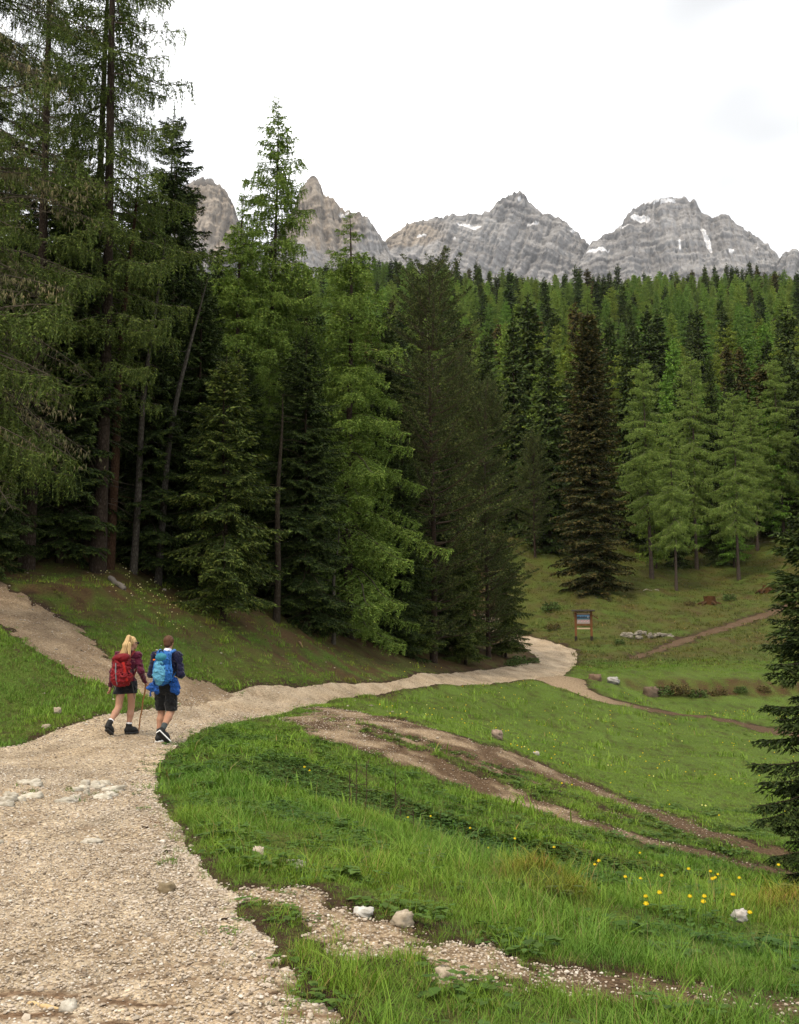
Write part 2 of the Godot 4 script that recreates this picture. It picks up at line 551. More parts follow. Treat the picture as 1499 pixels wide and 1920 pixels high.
# share of needle litter and dead heath: under the trees on the left bank and on the far slope
func brownness(x: float, d: float) -> float:
	var v := 0.0
	var w := wood_left(x, d)
	if w > -7.0 and x < 0.0:
		v = smoothstep(-7.0, -1.5, w) * clampf(0.62 + 1.8 * n1.get_noise_2d(x * 0.8 + 20.0, d * 0.8), 0.0, 1.0)
	if w > 0.0:
		v = maxf(v, clampf(0.35 + w * 0.12, 0.0, 0.95))
	if d > 66.0 and x > 6.0 and d < 125.0:
		v = maxf(v, 0.24 + 0.6 * n1.get_noise_2d(x * 0.2, d * 0.2))
	if d > 125.0:
		v = maxf(v, 0.3)
	return clampf(v, 0.0, 1.0)

# metres inside the left-hand wood (its edge runs up the bank), negative on the open bank
func wood_left(x: float, d: float) -> float:
	var edge := 26.5 + (x + 14.0) * 1.06 if x < -1.0 else 40.3 + (x + 1.0) * 1.35
	return (d - edge) * 0.7 if x < 9.0 else -5.0

# bare damp earth showing through the gravel, in streaks across the path and in small patches
func trodden(x: float, d: float) -> float:
	var v := smoothstep(0.14, 0.38, n1.get_noise_2d(x * 1.3, d * 3.4 + 31.0)) * smoothstep(5.8, 4.6, d)
	return maxf(v, 0.4 * smoothstep(0.26, 0.46, n1.get_noise_2d(x * 1.9 + 5.0, d * 1.9)))

# gravel rises out of the turf along its edge: half this above and half below the surveyed ground
func laid(inside: float, r: float) -> float:
	var w := maxf(0.10, 0.013 * r)
	return 0.03 * (smoothstep(-w, w, inside) - 0.5)

func build_ground() -> void:
	var radii := PackedFloat32Array()
	var r := 0.6
	while r < 1020.0:
		radii.append(r)
		r *= 1.010 if r > 3.5 and r < 130.0 else 1.05
	var angles := PackedFloat32Array()
	var a := -180.0
	while a < 180.0:
		angles.append(deg_to_rad(a))
		a += 0.3 if a >= -30.0 and a < 30.0 else 3.0
	var nr := radii.size()
	var na := angles.size()
	var pos := PackedVector3Array()
	var col := PackedColorArray()
	var bare := PackedFloat32Array()
	var rut := PackedFloat32Array()
	for i in nr:
		for j in na:
			var x := radii[i] * sin(angles[j])
			var d := radii[i] * cos(angles[j])
			var tr := trail_in(x, d)
			var ru := rut_in(x, d)
			bare.append(tr)
			rut.append(ru)
			var y := ground_y(x, d)
			y -= laid(maxf(tr, ru), radii[i])
			pos.append(Vector3(x, y, -d))
			col.append(cover(x, d))
	setting("ground", sheet(pos, col, nr, na, PackedByteArray(), true), M.ground)
	# gravel and earth laid over it
	var keep := PackedByteArray()
	keep.resize(nr * na)
	var p2 := pos.duplicate()
	var c2 := col.duplicate()
	for k in nr * na:
		var rr := Vector2(pos[k].x, pos[k].z).length()
		keep[k] = 1 if bare[k] > -0.15 - 0.02 * rr else 0
		if keep[k]:
			var q := pos[k]
			var s := smoothstep(-0.1, 0.35, bare[k])
			var w := n2.get_noise_2d(q.x * 0.6, q.z * 0.6)
			p2[k].y += laid(maxf(bare[k], rut[k]), rr) + laid(bare[k], rr) + 0.012 * n1.get_noise_2d(q.x * 3.0, q.z * 3.0) * s
			var tan_ := Color(0.50, 0.415, 0.305).lerp(Color(0.58, 0.505, 0.40), clampf(0.5 + w, 0.0, 1.0))
			# damp, trodden earth in patches near the viewpoint
			var dirt := trodden(q.x, -q.z)
			# trodden lines and drifts of coarser stone along the way
			var along := n1.get_noise_2d(q.x * 2.2 + 7.0, q.z * 0.35) * 0.30 + n2.get_noise_2d(q.x * 0.9, q.z * 0.25 + 50.0) * 0.25
			tan_ = tan_ * (1.0 + along)
			c2[k] = tan_.lerp(Color(0.21, 0.14, 0.09), dirt)
	setting("gravel_path", sheet(p2, c2, nr, na, keep, true), M.gravel)
	var p3 := pos.duplicate()
	var c3 := col.duplicate()
	for k in nr * na:
		var rr := Vector2(pos[k].x, pos[k].z).length()
		keep[k] = 1 if rut[k] > -0.15 - 0.02 * rr and bare[k] < 0.4 + 0.02 * rr else 0
		if keep[k]:
			var q := pos[k]
			var s := smoothstep(-0.1, 0.25, rut[k])
			p3[k].y += laid(maxf(bare[k], rut[k]), rr) + laid(rut[k], rr) - 0.006
			var stony := smoothstep(-0.3, 0.4, n1.get_noise_2d(q.x * 0.9 + 3.0, q.z * 0.9)) * smoothstep(0.05, 0.35, rut[k])
			if -q.z < 8.0:
				stony = smoothstep(1.1, 0.3, q.x) * smoothstep(0.0, 0.15, rut[k])
			elif -q.z < 34.0 and q.x > -2.5:
				stony *= smoothstep(6.0, 2.0, q.x)
			elif -q.z < 34.0:
				stony = maxf(stony, 0.55)
			elif -q.z < 60.0:
				stony = smoothstep(12.0, 8.5, q.x)
			else:
				stony *= 0.12
			c3[k] = Color(0.135, 0.092, 0.058).lerp(Color(0.43, 0.345, 0.245), stony)
	setting("dirt_track", sheet(p3, c3, nr, na, keep, true), M.gravel)

# a grid of rings: rows from the middle out, columns round; closed makes the last column meet the first
func sheet(pos: PackedVector3Array, col: PackedColorArray, rows: int, cols: int, keep: PackedByteArray, closed: bool) -> ArrayMesh:
	var some := keep.size() > 0
	var nor := PackedVector3Array()
	nor.resize(pos.size())
	for i in rows:
		for j in cols:
			var k := i * cols + j
			if some and not keep[k]:
				nor[k] = Vector3.UP
				continue
			var up := pos[mini(i + 1, rows - 1) * cols + j] - pos[maxi(i - 1, 0) * cols + j]
			var jr := (j + 1) % cols if closed else mini(j + 1, cols - 1)
			var jl := (j + cols - 1) % cols if closed else maxi(j - 1, 0)
			var ac := pos[i * cols + jr] - pos[i * cols + jl]
			nor[k] = ac.cross(up).normalized()
	var idx := PackedInt32Array()
	for i in rows - 1:
		for j in (cols if closed else cols - 1):
			var a := i * cols + j
			var b := i * cols + (j + 1) % cols
			var c := a + cols
			var e := b + cols
			if some and not (keep[a] or keep[b] or keep[c] or keep[e]):
				continue
			idx.append_array([a, c, b, b, c, e])
	if some:
		# only the vertices in use
		var map := PackedInt32Array()
		map.resize(pos.size())
		map.fill(-1)
		var p2 := PackedVector3Array()
		var n3 := PackedVector3Array()
		var c2 := PackedColorArray()
		for t in idx.size():
			var k := idx[t]
			if map[k] < 0:
				map[k] = p2.size()
				p2.append(pos[k]); n3.append(nor[k]); c2.append(col[k])
			idx[t] = map[k]
		pos = p2; nor = n3; col = c2
	return solid(pos, nor, col, idx)

func solid(pos: PackedVector3Array, nor: PackedVector3Array, col: PackedColorArray, idx: PackedInt32Array) -> ArrayMesh:
	var arr := []
	arr.resize(Mesh.ARRAY_MAX)
	arr[Mesh.ARRAY_VERTEX] = pos
	if nor.size():
		arr[Mesh.ARRAY_NORMAL] = nor
	if col.size():
		arr[Mesh.ARRAY_COLOR] = col
	arr[Mesh.ARRAY_INDEX] = idx
	var m := ArrayMesh.new()
	m.add_surface_from_arrays(Mesh.PRIMITIVE_TRIANGLES, arr)
	return m

# ---- plants. Sprays of needles are many small leaf-shaped faces
var bp := PackedVector3Array()
var bn := PackedVector3Array()
var bc := PackedColorArray()
var bi := PackedInt32Array()

func fresh() -> void:
	bp = PackedVector3Array(); bn = PackedVector3Array(); bc = PackedColorArray(); bi = PackedInt32Array()

func baked() -> ArrayMesh:
	return solid(bp, bn, bc, bi)

func spindle(a: Vector3, b: Vector3, w: float, c: Color, fat := 0.45) -> void:
	var t := (b - a)
	var side := t.cross(Vector3(rng.randf_range(-1, 1), rng.randf_range(-1, 1), rng.randf_range(-1, 1))).normalized() * w * 0.5
	var n := t.cross(side).normalized()
	var m := a.lerp(b, fat)
	var k := bp.size()
	bp.append(a); bp.append(m + side); bp.append(b); bp.append(m - side)
	for i in 4:
		bn.append(n)
		bc.append(c)
	bi.append_array([k, k + 1, k + 2, k, k + 2, k + 3])

func tube(pts: Array, radii: Array, sides: int, c: Color, rough := 0.0) -> void:
	var k := bp.size()
	var n := pts.size()
	for i in n:
		var t: Vector3 = (pts[mini(i + 1, n - 1)] - pts[maxi(i - 1, 0)]).normalized()
		var u := t.cross(Vector3(0.13, 0.2, 1.0)).normalized()
		var v := t.cross(u)
		for s in sides:
			var a := TAU * s / sides
			var q := u * cos(a) + v * sin(a)
			var r: float = radii[i] * (1.0 + rough * rng.randf_range(-1, 1))
			bp.append(pts[i] + q * r); bn.append(q); bc.append(c)
	for i in n - 1:
		for s in sides:
			var a := k + i * sides + s
			var b := k + i * sides + (s + 1) % sides
			bi.append_array([a, a + sides, b, b, a + sides, b + sides])

func vary(c: Color, by: float) -> Color:
	var s := 1.0 + rng.randf_range(-by, by)
	return Color(c.r * s * (1.0 + rng.randf_range(-by, by) * 0.4), c.g * s, c.b * s)

# a bough along +x; look: {kind, needle, tip, wood}; k coarsens it for far trees
func bough(kind: String, length: float, k: float, look: Dictionary) -> ArrayMesh:
	fresh()
	var pts := []
	var rad := []
	var fat: float = look.get("fat", 1.0)
	var sag := 0.20 if kind == "spruce" else (0.16 if kind == "larch" else -0.10)
	for i in 6:
		var t := i / 5.0
		var y := -sag * t * length + (0.20 * t * t * length if kind != "larch" else 0.03 * sin(t * 7.0) * length)
		pts.append(Vector3(t * length, y, 0.03 * length * sin(t * 5.0 + length)))
		rad.append(0.011 * length * (1.0 - 0.85 * t) + 0.003)
	tube(pts, rad, 3, look.wood)
	var on := func(t: float) -> Vector3:
		var q := t * 5.0
		var i := mini(int(q), 4)
		return pts[i].lerp(pts[i + 1], q - i)
	if kind == "spruce":
		var step := 0.095 * k
		var x := 0.16 * length
		while x < length:
			var t := x / length
			for s in [-1.0, 1.0]:
				var l: float = (minf(1.05, 0.44 * length) * pow(1.0 - t, 0.65) * rng.randf_range(0.6, 1.1) + 0.12) 
				var dir := Vector3(rng.randf_range(0.55, 0.9), rng.randf_range(-0.55, -0.05), s * rng.randf_range(0.7, 1.0)).normalized()
				var from: Vector3 = on.call(t)
				twig(from, dir, l, 0.085 * k, 0.165 * k, 0.036 * k * fat, look, 0.35)
			x += step * rng.randf_range(0.8, 1.25)
		twig(pts[4], (pts[5] - pts[4]).normalized(), length * 0.25, 0.07 * k, 0.15 * k, 0.034 * k * fat, look, 0.2)
	elif kind == "larch":
		var step := 0.15 * k
		var x := 0.12 * length
		while x < length:
			var t := x / length
			var from: Vector3 = on.call(t)
			for s in [-1.0, 1.0]:
				# a side bough, and long soft twigs hanging from it
				var l: float = minf(1.15, 0.40 * length) * pow(1.0 - t, 0.6) * rng.randf_range(0.5, 1.1) + 0.12
				var dir := Vector3(rng.randf_range(0.45, 0.9), rng.randf_range(-0.45, 0.12), s * rng.randf_range(0.6, 1.0)).normalized()
				twig(from, dir, l, 0.11 * k, 0.13 * k, 0.030 * k * fat, look, 0.45)
				for h in 2:
					var q: Vector3 = from + dir * l * rng.randf_range(0.1, 1.0) + Vector3(0, -0.08 * l, 0)
					twig(q, Vector3(rng.randf_range(-0.2, 0.3), -1.0, rng.randf_range(-0.25, 0.25)).normalized(), rng.randf_range(0.15, 0.55) * sqrt(length / 2.2), 0.10 * k, 0.11 * k, 0.030 * k * fat, look, 0.2)
			x += step * rng.randf_range(0.7, 1.3)
		twig(pts[4], (pts[5] - pts[4]).normalized(), length * 0.25, 0.08 * k, 0.10 * k, 0.03 * k * fat, look, 0.4)
	else:
		var step := 0.13 * k
		var x := 0.25 * length
		while x < length * 1.02:
			var t := x / length
			for s in [-1.0, 1.0]:
				var from: Vector3 = on.call(minf(t, 0.999))
				var l: float = minf(0.7, 0.3 * length) * (1.05 - t) * rng.randf_range(0.5, 1.1) + 0.06
				var to: Vector3 = from + Vector3(0.6, rng.randf_range(0.0, 0.6), s * rng.randf_range(0.4, 1.0)).normalized() * l
				spindle(from, to, 0.014 * k, look.wood)
				clump(to, Vector3(0.5, 0.7, s * 0.5), 0.13 * k, look, int(11.0 / sqrt(k)))
				if l > 0.25:
					clump(from.lerp(to, 0.6), Vector3(0.4, 0.8, s * 0.4), 0.11 * k, look, int(8.0 / sqrt(k)))
			x += step * rng.randf_range(0.8, 1.25)
		clump(pts[5], Vector3(1, 0.5, 0), 0.14 * k, look, 12)
	return baked()

func twig(from: Vector3, dir: Vector3, l: float, step: float, nl: float, w: float, look: Dictionary, hang: float) -> void:
	var q := from
	var d := dir
	var s := step * 0.5
	var side := 1.0
	while s < l:
		d = (d + Vector3(0, -hang * step * 2.2, 0)).normalized()
		var nx := q + d * step
		var across := d.cross(Vector3.UP)
		across = across.normalized() if across.length() > 0.05 else Vector3(0, 0, 1)
		var last: bool = s + step >= l
		var c: Color = look.tip if last or rng.randf() < look.fresh else look.needle
		spindle(q, nx + d * step * 0.3, w * 0.9, vary(look.needle, 0.3))
		for j in 2:
			var out := (d * rng.randf_range(0.5, 1.0) + across * side * rng.randf_range(0.5, 1.0) + Vector3(0, rng.randf_range(-0.5, 0.35), 0)).normalized()
			spindle(q, q + out * nl * rng.randf_range(0.6, 1.2), w, vary(c, 0.3))
			side = -side
		q = nx
		s += step

func clump(at: Vector3, dir: Vector3, l: float, look: Dictionary, n: int) -> void:
	for i in n:
		var o := (dir.normalized() * 0.55 + Vector3(rng.randf_range(-1, 1), rng.randf_range(-0.7, 1), rng.randf_range(-1, 1))).normalized()
		spindle(at, at + o * l * rng.randf_range(0.7, 1.2), l * 0.19 * float(look.get("fat", 1.0)), vary(look.tip if rng.randf() < look.fresh else look.needle, 0.3), 0.6)

# one tree: trunk and crown meshes. o: height, radius, bare (share of stem without boughs), every (metres between whorls), per (boughs a whorl), k, shape
func conifer(kind: String, o: Dictionary, look: Dictionary) -> Dictionary:
	var h: float = o.height
	look.fat = o.get("fat", 1.0)
	var k: float = o.get("k", 1.0)
	var lengths: Array = [0.5, 1.1, 2.0, 3.2]
	var boughs := []
	for l in lengths:
		var two := []
		for v in (3 if k < 4 else 2):
			two.append(bough(kind, l, k, look))
		boughs.append(two)
	fresh()
	var tp := []
	var tr := []
	var lean: Vector2 = Vector2(rng.randf_range(-1, 1), rng.randf_range(-1, 1)) * float(o.get("lean", 0.25))
	var steps := 10 if k < 4 else 4
	for i in steps + 1:
		var t := i / float(steps)
		tp.append(Vector3(lean.x * t + 0.08 * sin(t * 6.0), h * t - (0.4 if i == 0 else 0.0), lean.y * t + 0.08 * sin(t * 5.0 + 1.0)))
		tr.append((0.0062 * h + 0.03) * pow(1.0 - t, 0.85) * (1.35 if i == 0 else 1.0) + 0.008)
	tube(tp, tr, 9 if k < 2 else 6, look.bark, 0.06)
	# dead stubs and bare twigs on the lower stem
	if k < 3:
		for i in int(14 * h * float(o.bare)):
			var y := h * rng.randf_range(0.06, float(o.bare) * 1.5)
			var az := rng.randf_range(0, TAU)
			var l := rng.randf_range(0.3, 1.4)
			var a := Vector3(lean.x * y / h, y, lean.y * y / h)
			var mid := a + Vector3(cos(az), rng.randf_range(-0.3, 0.1), sin(az)) * l * 0.5
			tube([a, mid, mid + Vector3(cos(az), rng.randf_range(-0.6, 0.0), sin(az)) * l * 0.5], [0.014, 0.009, 0.003], 3, look.dead)
	var trunk := baked()
	var st := SurfaceTool.new()
	st.begin(Mesh.PRIMITIVE_TRIANGLES)
	var y: float = h * float(o.bare)
	var shape: float = o.get("shape", 0.8)
	var y0 := y
	while y < h * 0.985:
		var f := (y - y0) / (h - y0)
		var prof := pow(1.0 - f, shape)
		if kind == "pine":
			prof = sqrt(maxf(0.0, 1.0 - pow(f, 2.6))) * 0.9 + 0.1
		if f < 0.22:
			prof *= lerpf(float(o.get("skirt", 0.75)), 1.0, f / 0.22)
		var per: int = o.per if f < 0.9 else maxi(3, o.per - 1)
		var spin := rng.randf_range(0, TAU)
		for b in per:
			if rng.randf() < float(o.get("gaps", 0.1)):
				continue
			var az := spin + TAU * b / per + rng.randf_range(-0.35, 0.35)
			var l: float = maxf(0.22, float(o.radius) * prof * rng.randf_range(0.62 - float(o.get("ragged", 0.0)), 1.12 + 0.3 * float(o.get("ragged", 0.0))))
			var yy := y + rng.randf_range(-0.3, 0.3) * float(o.every)
			var up := lerpf(float(o.get("droop", -0.30)), 0.5, pow(f, 2.6)) + rng.randf_range(-0.12, 0.12)
			var pick := 0
			while pick < 3 and l > (lengths[pick] + lengths[pick + 1]) * 0.5:
				pick += 1
			var set_: Array = boughs[pick]
			var s: float = l / lengths[pick]
			var basis := Basis(Vector3.UP, -az) * Basis(Vector3(0, 0, 1), up) * Basis(Vector3(1, 0, 0), rng.randf_range(-0.25, 0.25))
			basis = basis.scaled(Vector3.ONE * s)
			st.append_from(set_[rng.randi() % set_.size()], 0, Transform3D(basis, Vector3(lean.x * yy / h, yy, lean.y * yy / h)))
		y += float(o.every) * rng.randf_range(0.75, 1.25) * lerpf(1.0, 0.55, f)
	fresh()
	twig(Vector3(lean.x, h * 0.975, lean.y), Vector3.UP, h * 0.04, 0.08 * k, 0.10 * k, 0.022 * k, look, 0.0)
	st.append_from(baked(), 0, Transform3D.IDENTITY)
	var crown := st.commit()
	return {"trunk": trunk, "crown": crown, "height": h, "kind": kind}

func look_of(kind: String) -> Dictionary:
	var bark := Color(0.075, 0.055, 0.042)
	match kind:
		"spruce": return {"needle": Color(0.020, 0.031, 0.009), "tip": Color(0.050, 0.072, 0.016), "fresh": 0.12, "wood": Color(0.045, 0.032, 0.022), "bark": bark, "dead": Color(0.11, 0.095, 0.08)}
		"light_spruce": return {"needle": Color(0.034, 0.049, 0.012), "tip": Color(0.092, 0.115, 0.024), "fresh": 0.3, "wood": Color(0.045, 0.032, 0.022), "bark": bark, "dead": Color(0.12, 0.105, 0.09)}
		"brown_spruce": return {"needle": Color(0.022, 0.028, 0.009), "tip": Color(0.066, 0.054, 0.017), "fresh": 0.15, "wood": Color(0.06, 0.04, 0.02), "bark": bark, "dead": Color(0.11, 0.09, 0.07)}
		"larch": return {"needle": Color(0.098, 0.145, 0.028), "tip": Color(0.160, 0.225, 0.042), "fresh": 0.35, "wood": Color(0.062, 0.048, 0.034), "bark": Color(0.10, 0.078, 0.06), "dead": Color(0.13, 0.115, 0.095)}
		"old_larch": return {"needle": Color(0.058, 0.078, 0.019), "tip": Color(0.105, 0.140, 0.028), "fresh": 0.25, "wood": Color(0.075, 0.060, 0.045), "bark": Color(0.085, 0.066, 0.05), "dead": Color(0.15, 0.13, 0.105)}
		"pale_larch": return {"needle": Color(0.115, 0.165, 0.036), "tip": Color(0.165, 0.225, 0.048), "fresh": 0.35, "wood": Color(0.13, 0.11, 0.085), "bark": Color(0.15, 0.125, 0.10), "dead": Color(0.2, 0.18, 0.14)}
		_: return {"needle": Color(0.036, 0.048, 0.016), "tip": Color(0.105, 0.125, 0.034), "fresh": 0.35, "wood": Color(0.07, 0.05, 0.035), "bark": Color(0.085, 0.062, 0.046), "dead": Color(0.14, 0.125, 0.105)}

var protos := {}

func plant(called: String, proto: String, x: float, d: float, height: float, label: String, turn := 0.0, m: Material = null, group := "", wide := 1.0) -> Node3D:
	var p: Dictionary = protos[proto]
	var s: float = height / float(p.height)
	var o := thing(called, label, "tree", ground_v(x, d), turn, group)
	var t := obj("trunk", p.trunk, M.bark, o)
	var c := obj("crown", p.crown, m if m else (M.larch if p.kind == "larch" else M.needles), o)
	o.scale = Vector3(s * wide, s, s * wide)
	return o

func build_trees() -> void:
	rng.seed = 101
	protos.spruce_a = conifer("spruce", {"height": 21.0, "radius": 3.9, "bare": 0.08, "every": 0.62, "per": 6, "shape": 0.62, "droop": -0.35, "fat": 1.35, "ragged": 0.12}, look_of("spruce"))
	protos.spruce_b = conifer("spruce", {"height": 15.0, "radius": 3.2, "bare": 0.04, "every": 0.46, "per": 6, "shape": 0.58, "droop": -0.35, "fat": 1.3}, look_of("spruce"))
	protos.spruce_c = conifer("spruce", {"height": 9.0, "radius": 2.6, "bare": 0.12, "every": 0.42, "per": 6, "shape": 0.65, "droop": -0.32, "gaps": 0.12, "fat": 1.25}, look_of("light_spruce"))
	protos.spruce_d = conifer("spruce", {"height": 7.0, "radius": 1.75, "bare": 0.03, "every": 0.30, "per": 6, "shape": 0.62, "droop": -0.22, "k": 0.7, "gaps": 0.25, "fat": 1.2}, look_of("spruce"))
	protos.larch_a = conifer("larch", {"height": 24.5, "radius": 4.4, "bare": 0.10, "every": 0.6, "per": 5, "shape": 0.70, "droop": -0.22, "gaps": 0.1, "lean": 0.3, "fat": 1.3, "ragged": 0.06}, look_of("larch"))
	protos.larch_b = conifer("larch", {"height": 22.5, "radius": 4.6, "bare": 0.05, "every": 0.58, "per": 5, "shape": 0.85, "droop": -0.34, "gaps": 0.16, "fat": 1.15, "ragged": 0.15}, look_of("larch"))
	protos.larch_c = conifer("larch", {"height": 28.0, "radius": 3.5, "bare": 0.2, "every": 0.9, "per": 4, "shape": 0.5, "droop": -0.08, "gaps": 0.32}, look_of("old_larch"))
	protos.pine_a = conifer("pine", {"height": 22.0, "radius": 3.9, "bare": 0.05, "every": 0.58, "per": 7, "droop": 0.0, "gaps": 0.14, "fat": 1.3, "ragged": 0.28}, look_of("pine"))
	# coarser trees for the slope a hundred metres off
	protos.mid_spruce = conifer("spruce", {"height": 28.0, "radius": 4.2, "bare": 0.01, "every": 0.72, "per": 7, "shape": 0.62, "droop": -0.4, "k": 2.0, "gaps": 0.03, "fat": 1.6}, look_of("brown_spruce"))
	protos.mid_green = conifer("spruce", {"height": 24.0, "radius": 3.8, "bare": 0.05, "every": 0.7, "per": 7, "shape": 0.65, "droop": -0.35, "k": 2.0, "fat": 1.5}, look_of("spruce"))
	protos.mid_larch = conifer("larch", {"height": 23.0, "radius": 3.9, "bare": 0.27, "every": 0.6, "per": 6, "shape": 0.5, "droop": -0.3, "k": 1.35, "gaps": 0.2, "fat": 1.1, "ragged": 0.25}, look_of("pale_larch"))
	protos.mid_pine = conifer("pine", {"height": 14.0, "radius": 2.6, "bare": 0.2, "every": 0.55, "per": 6, "droop": 0.1, "k": 1.5, "gaps": 0.08, "fat": 1.4}, look_of("pine"))
	protos.far_larch_a = conifer("larch", {"height": 20.0, "radius": 4.0, "bare": 0.08, "every": 0.8, "per": 6, "shape": 0.5, "droop": -0.12, "k": 2.6, "gaps": 0.08, "fat": 1.5, "ragged": 0.2}, look_of("larch"))
	protos.far_larch_b = conifer("larch", {"height": 20.0, "radius": 3.6, "bare": 0.10, "every": 0.8, "per": 6, "shape": 0.6, "droop": -0.12, "k": 2.6, "gaps": 0.08, "fat": 1.5, "ragged": 0.2}, look_of("larch"))
	protos.far_spruce_a = conifer("spruce", {"height": 22.0, "radius": 3.5, "bare": 0.03, "every": 1.0, "per": 6, "shape": 0.7, "droop": -0.35, "k": 3.2, "gaps": 0.05, "fat": 1.8}, look_of("spruce"))
	protos.far_spruce_b = conifer("spruce", {"height": 22.0, "radius": 3.3, "bare": 0.03, "every": 1.0, "per": 6, "shape": 0.65, "droop": -0.35, "k": 3.2, "gaps": 0.05, "fat": 1.8}, look_of("brown_spruce"))
	for p in protos:
		print(p, " ", protos[p].crown.surface_get_array_index_len(0) / 3)
	near_wood()
	slope_trees()
	far_wood()

func tinted(base: StandardMaterial3D, c: Color) -> StandardMaterial3D:
	var m: StandardMaterial3D = base.duplicate()
	m.albedo_color = c
	return m

func near_wood() -> void:
	plant("larch_tree", "larch_c", -11.6, 30.5, 28.0, "tall dark larch at the left edge, crown above the picture", 0.4)
	plant("larch_tree", "larch_c", -10.9, 34.0, 27.0, "slim larch stem just right of the tall leftmost larch", 2.3)
	plant("larch_tree", "larch_c", -9.75, 31.5, 30.0, "tall larch with long drooping boughs reaching the upper sky, left", 1.3, null, "", 1.0)
	plant("spruce_tree", "spruce_a", -10.7, 44.0, 20.8, "dark spruce with a pointed top left of the first peak", 0.0)
	plant("larch_tree", "larch_a", -6.28, 45.0, 24.2, "tallest larch of the left wood, thin spire against the sky", 4.0)
	plant("larch_tree", "larch_b", -7.4, 43.0, 17.7, "bright green larch leaning beside the tallest larch, left of it", 0.7, null, "", 1.35)
	plant("spruce_tree", "spruce_a", -10.05, 52.0, 16.6, "spruce behind the bright green larch, before the first peak", 1.9)
	plant("larch_tree", "larch_b", -2.25, 45.0, 20.6, "broad larch with hanging sprays before the sharp rock tower", 3.1, null, "", 1.45)
	plant("spruce_tree", "spruce_c", -5.95, 33.0, 9.0, "small light green spruce at the front of the left wood", 1.0)
	plant("stone_pine", "pine_a", 1.74, 52.0, 22.0, "dark stone pine with clumped needles where the wood ends", 0.5)
	plant("stone_pine", "pine_a", 5.33, 60.0, 17.2, "lower stone pine beside the bend of the path", 2.0)
	var fill := [
		["spruce_b", -10.5, 38.0, 15.0, "spruce behind the slim stems, left wood"], ["spruce_b", -12.4, 36.0, 15.0, "spruce between the two left larch stems"],
		["spruce_a", -5.3, 52.0, 17.0, "spruce behind the tallest larch, right of its stem"], ["spruce_b", -4.3, 46.5, 12.0, "spruce under the broad larch, left side"],
		["spruce_a", -0.9, 56.0, 18.6, "spruce between the broad larch and the dark pine"], ["pine_a", 3.7, 62.0, 19.0, "pine behind the two stone pines"],
		["spruce_b", -8.9, 34.5, 12.5, "spruce behind the leaning pale stem"], ["spruce_b", -7.9, 37.0, 11.0, "spruce behind the small light green spruce"],
		["spruce_b", -4.4, 41.0, 11.8, "spruce right of the small light green spruce"], ["spruce_a", -14.5, 41.0, 17.0, "spruce deep in the wood behind the left larches"],
		["spruce_a", -7.8, 50.0, 16.0, "spruce hidden deep behind the leaning larch"], ["spruce_b", -1.5, 48.5, 13.0, "low spruce under the right boughs of the broad larch"],
		["spruce_b", 0.4, 54.0, 15.0, "spruce close behind the dark stone pine"], ["spruce_a", -12.5, 48.0, 17.0, "spruce below the pointed dark spruce, to its left"],
		["spruce_c", 6.8, 63.0, 8.0, "young spruce touching the ground by the path bend"], ["spruce_b", 2.6, 57.0, 12.0, "spruce low behind the stone pine stems"],
		["spruce_b", -3.7, 39.6, 12.5, "dark spruce with boughs to the ground at the foot of the bank"], ["spruce_b", 0.1, 48.5, 11.0, "spruce with boughs to the ground beside the broad larch"], ["spruce_c", 0.7, 49.6, 8.0, "small spruce left of the stone pine foot"], ["spruce_c", 3.6, 55.0, 7.0, "small spruce between the two stone pines"], ["spruce_b", -7.3, 35.6, 12.0, "dark spruce close behind the small light green spruce"], ["spruce_b", -10.9, 31.6, 13.0, "dark spruce hiding the feet of the leftmost larches"], ["spruce_b", -12.0, 28.6, 9.5, "spruce at the left edge above the gravel slope"], ["spruce_a", -12.9, 31.8, 15.5, "broad dark spruce at the left edge under the old larches"], ["spruce_b", -8.9, 37.5, 16.0, "dark spruce right behind the three slender stems"], ["spruce_a", -16.5, 36.0, 20.0, "spruce at the left edge behind the lichen boughs"], ["spruce_b", -3.0, 55.0, 16.0, "spruce behind the broad larch stem"],
		["spruce_b", -13.4, 33.5, 12.0, "spruce in the dark at the far left behind the lichen"], ["spruce_b", -10.6, 41.5, 12.0, "spruce in the darkest part of the left wood"], ["spruce_b", -6.6, 40.0, 10.0, "low spruce behind the leaning stem, in shade"], ["spruce_a", -15.0, 52.0, 18.0, "spruce at the back of the left wood"],
		["larch_b", -8.6, 56.0, 17.0, "larch deep in the left wood before the first peak"], ["spruce_a", 1.5, 66.0, 18.0, "spruce far back between the pines and the path"]]
	var i := 0
	for q in fill:
		var kind: String = {"s": "spruce_tree", "l": "larch_tree", "p": "stone_pine"}[q[0].substr(0, 1)]
		plant(kind, q[0], q[1], q[2], q[3], q[4], i * 1.7, null, "trees of the near wood", 1.3 if kind == "larch_tree" else 1.0)
		i += 1
	# slim stems at the edge of the wood
	stem(Vector2(-9.6, 32.4), 0.17, 14.0, Vector2(0.5, 0.0), Color(0.10, 0.055, 0.035), "reddish bare lower stem at the wood edge, left of three")
	stem(Vector2(-9.0, 33.2), 0.12, 12.0, Vector2(0.7, 0.0), Color(0.15, 0.14, 0.115), "thin grey lichened stem at the wood edge, middle of three")
	stem(Vector2(-8.35, 34.0), 0.12, 11.0, Vector2(1.5, 0.3), Color(0.14, 0.13, 0.11), "thin grey stem leaning right at the wood edge")
	stem(Vector2(-4.75, 38.0), 0.13, 9.0, Vector2(0.1, 0.0), Color(0.085, 0.07, 0.05), "dark stem behind the foot of the bank, under the larch")
	stem(Vector2(-2.75, 41.0), 0.09, 5.0, Vector2(0.2, 0.0), Color(0.15, 0.14, 0.11), "slender mossy stem right of the dark stem")
	near_spruce()
	lichen_larch()

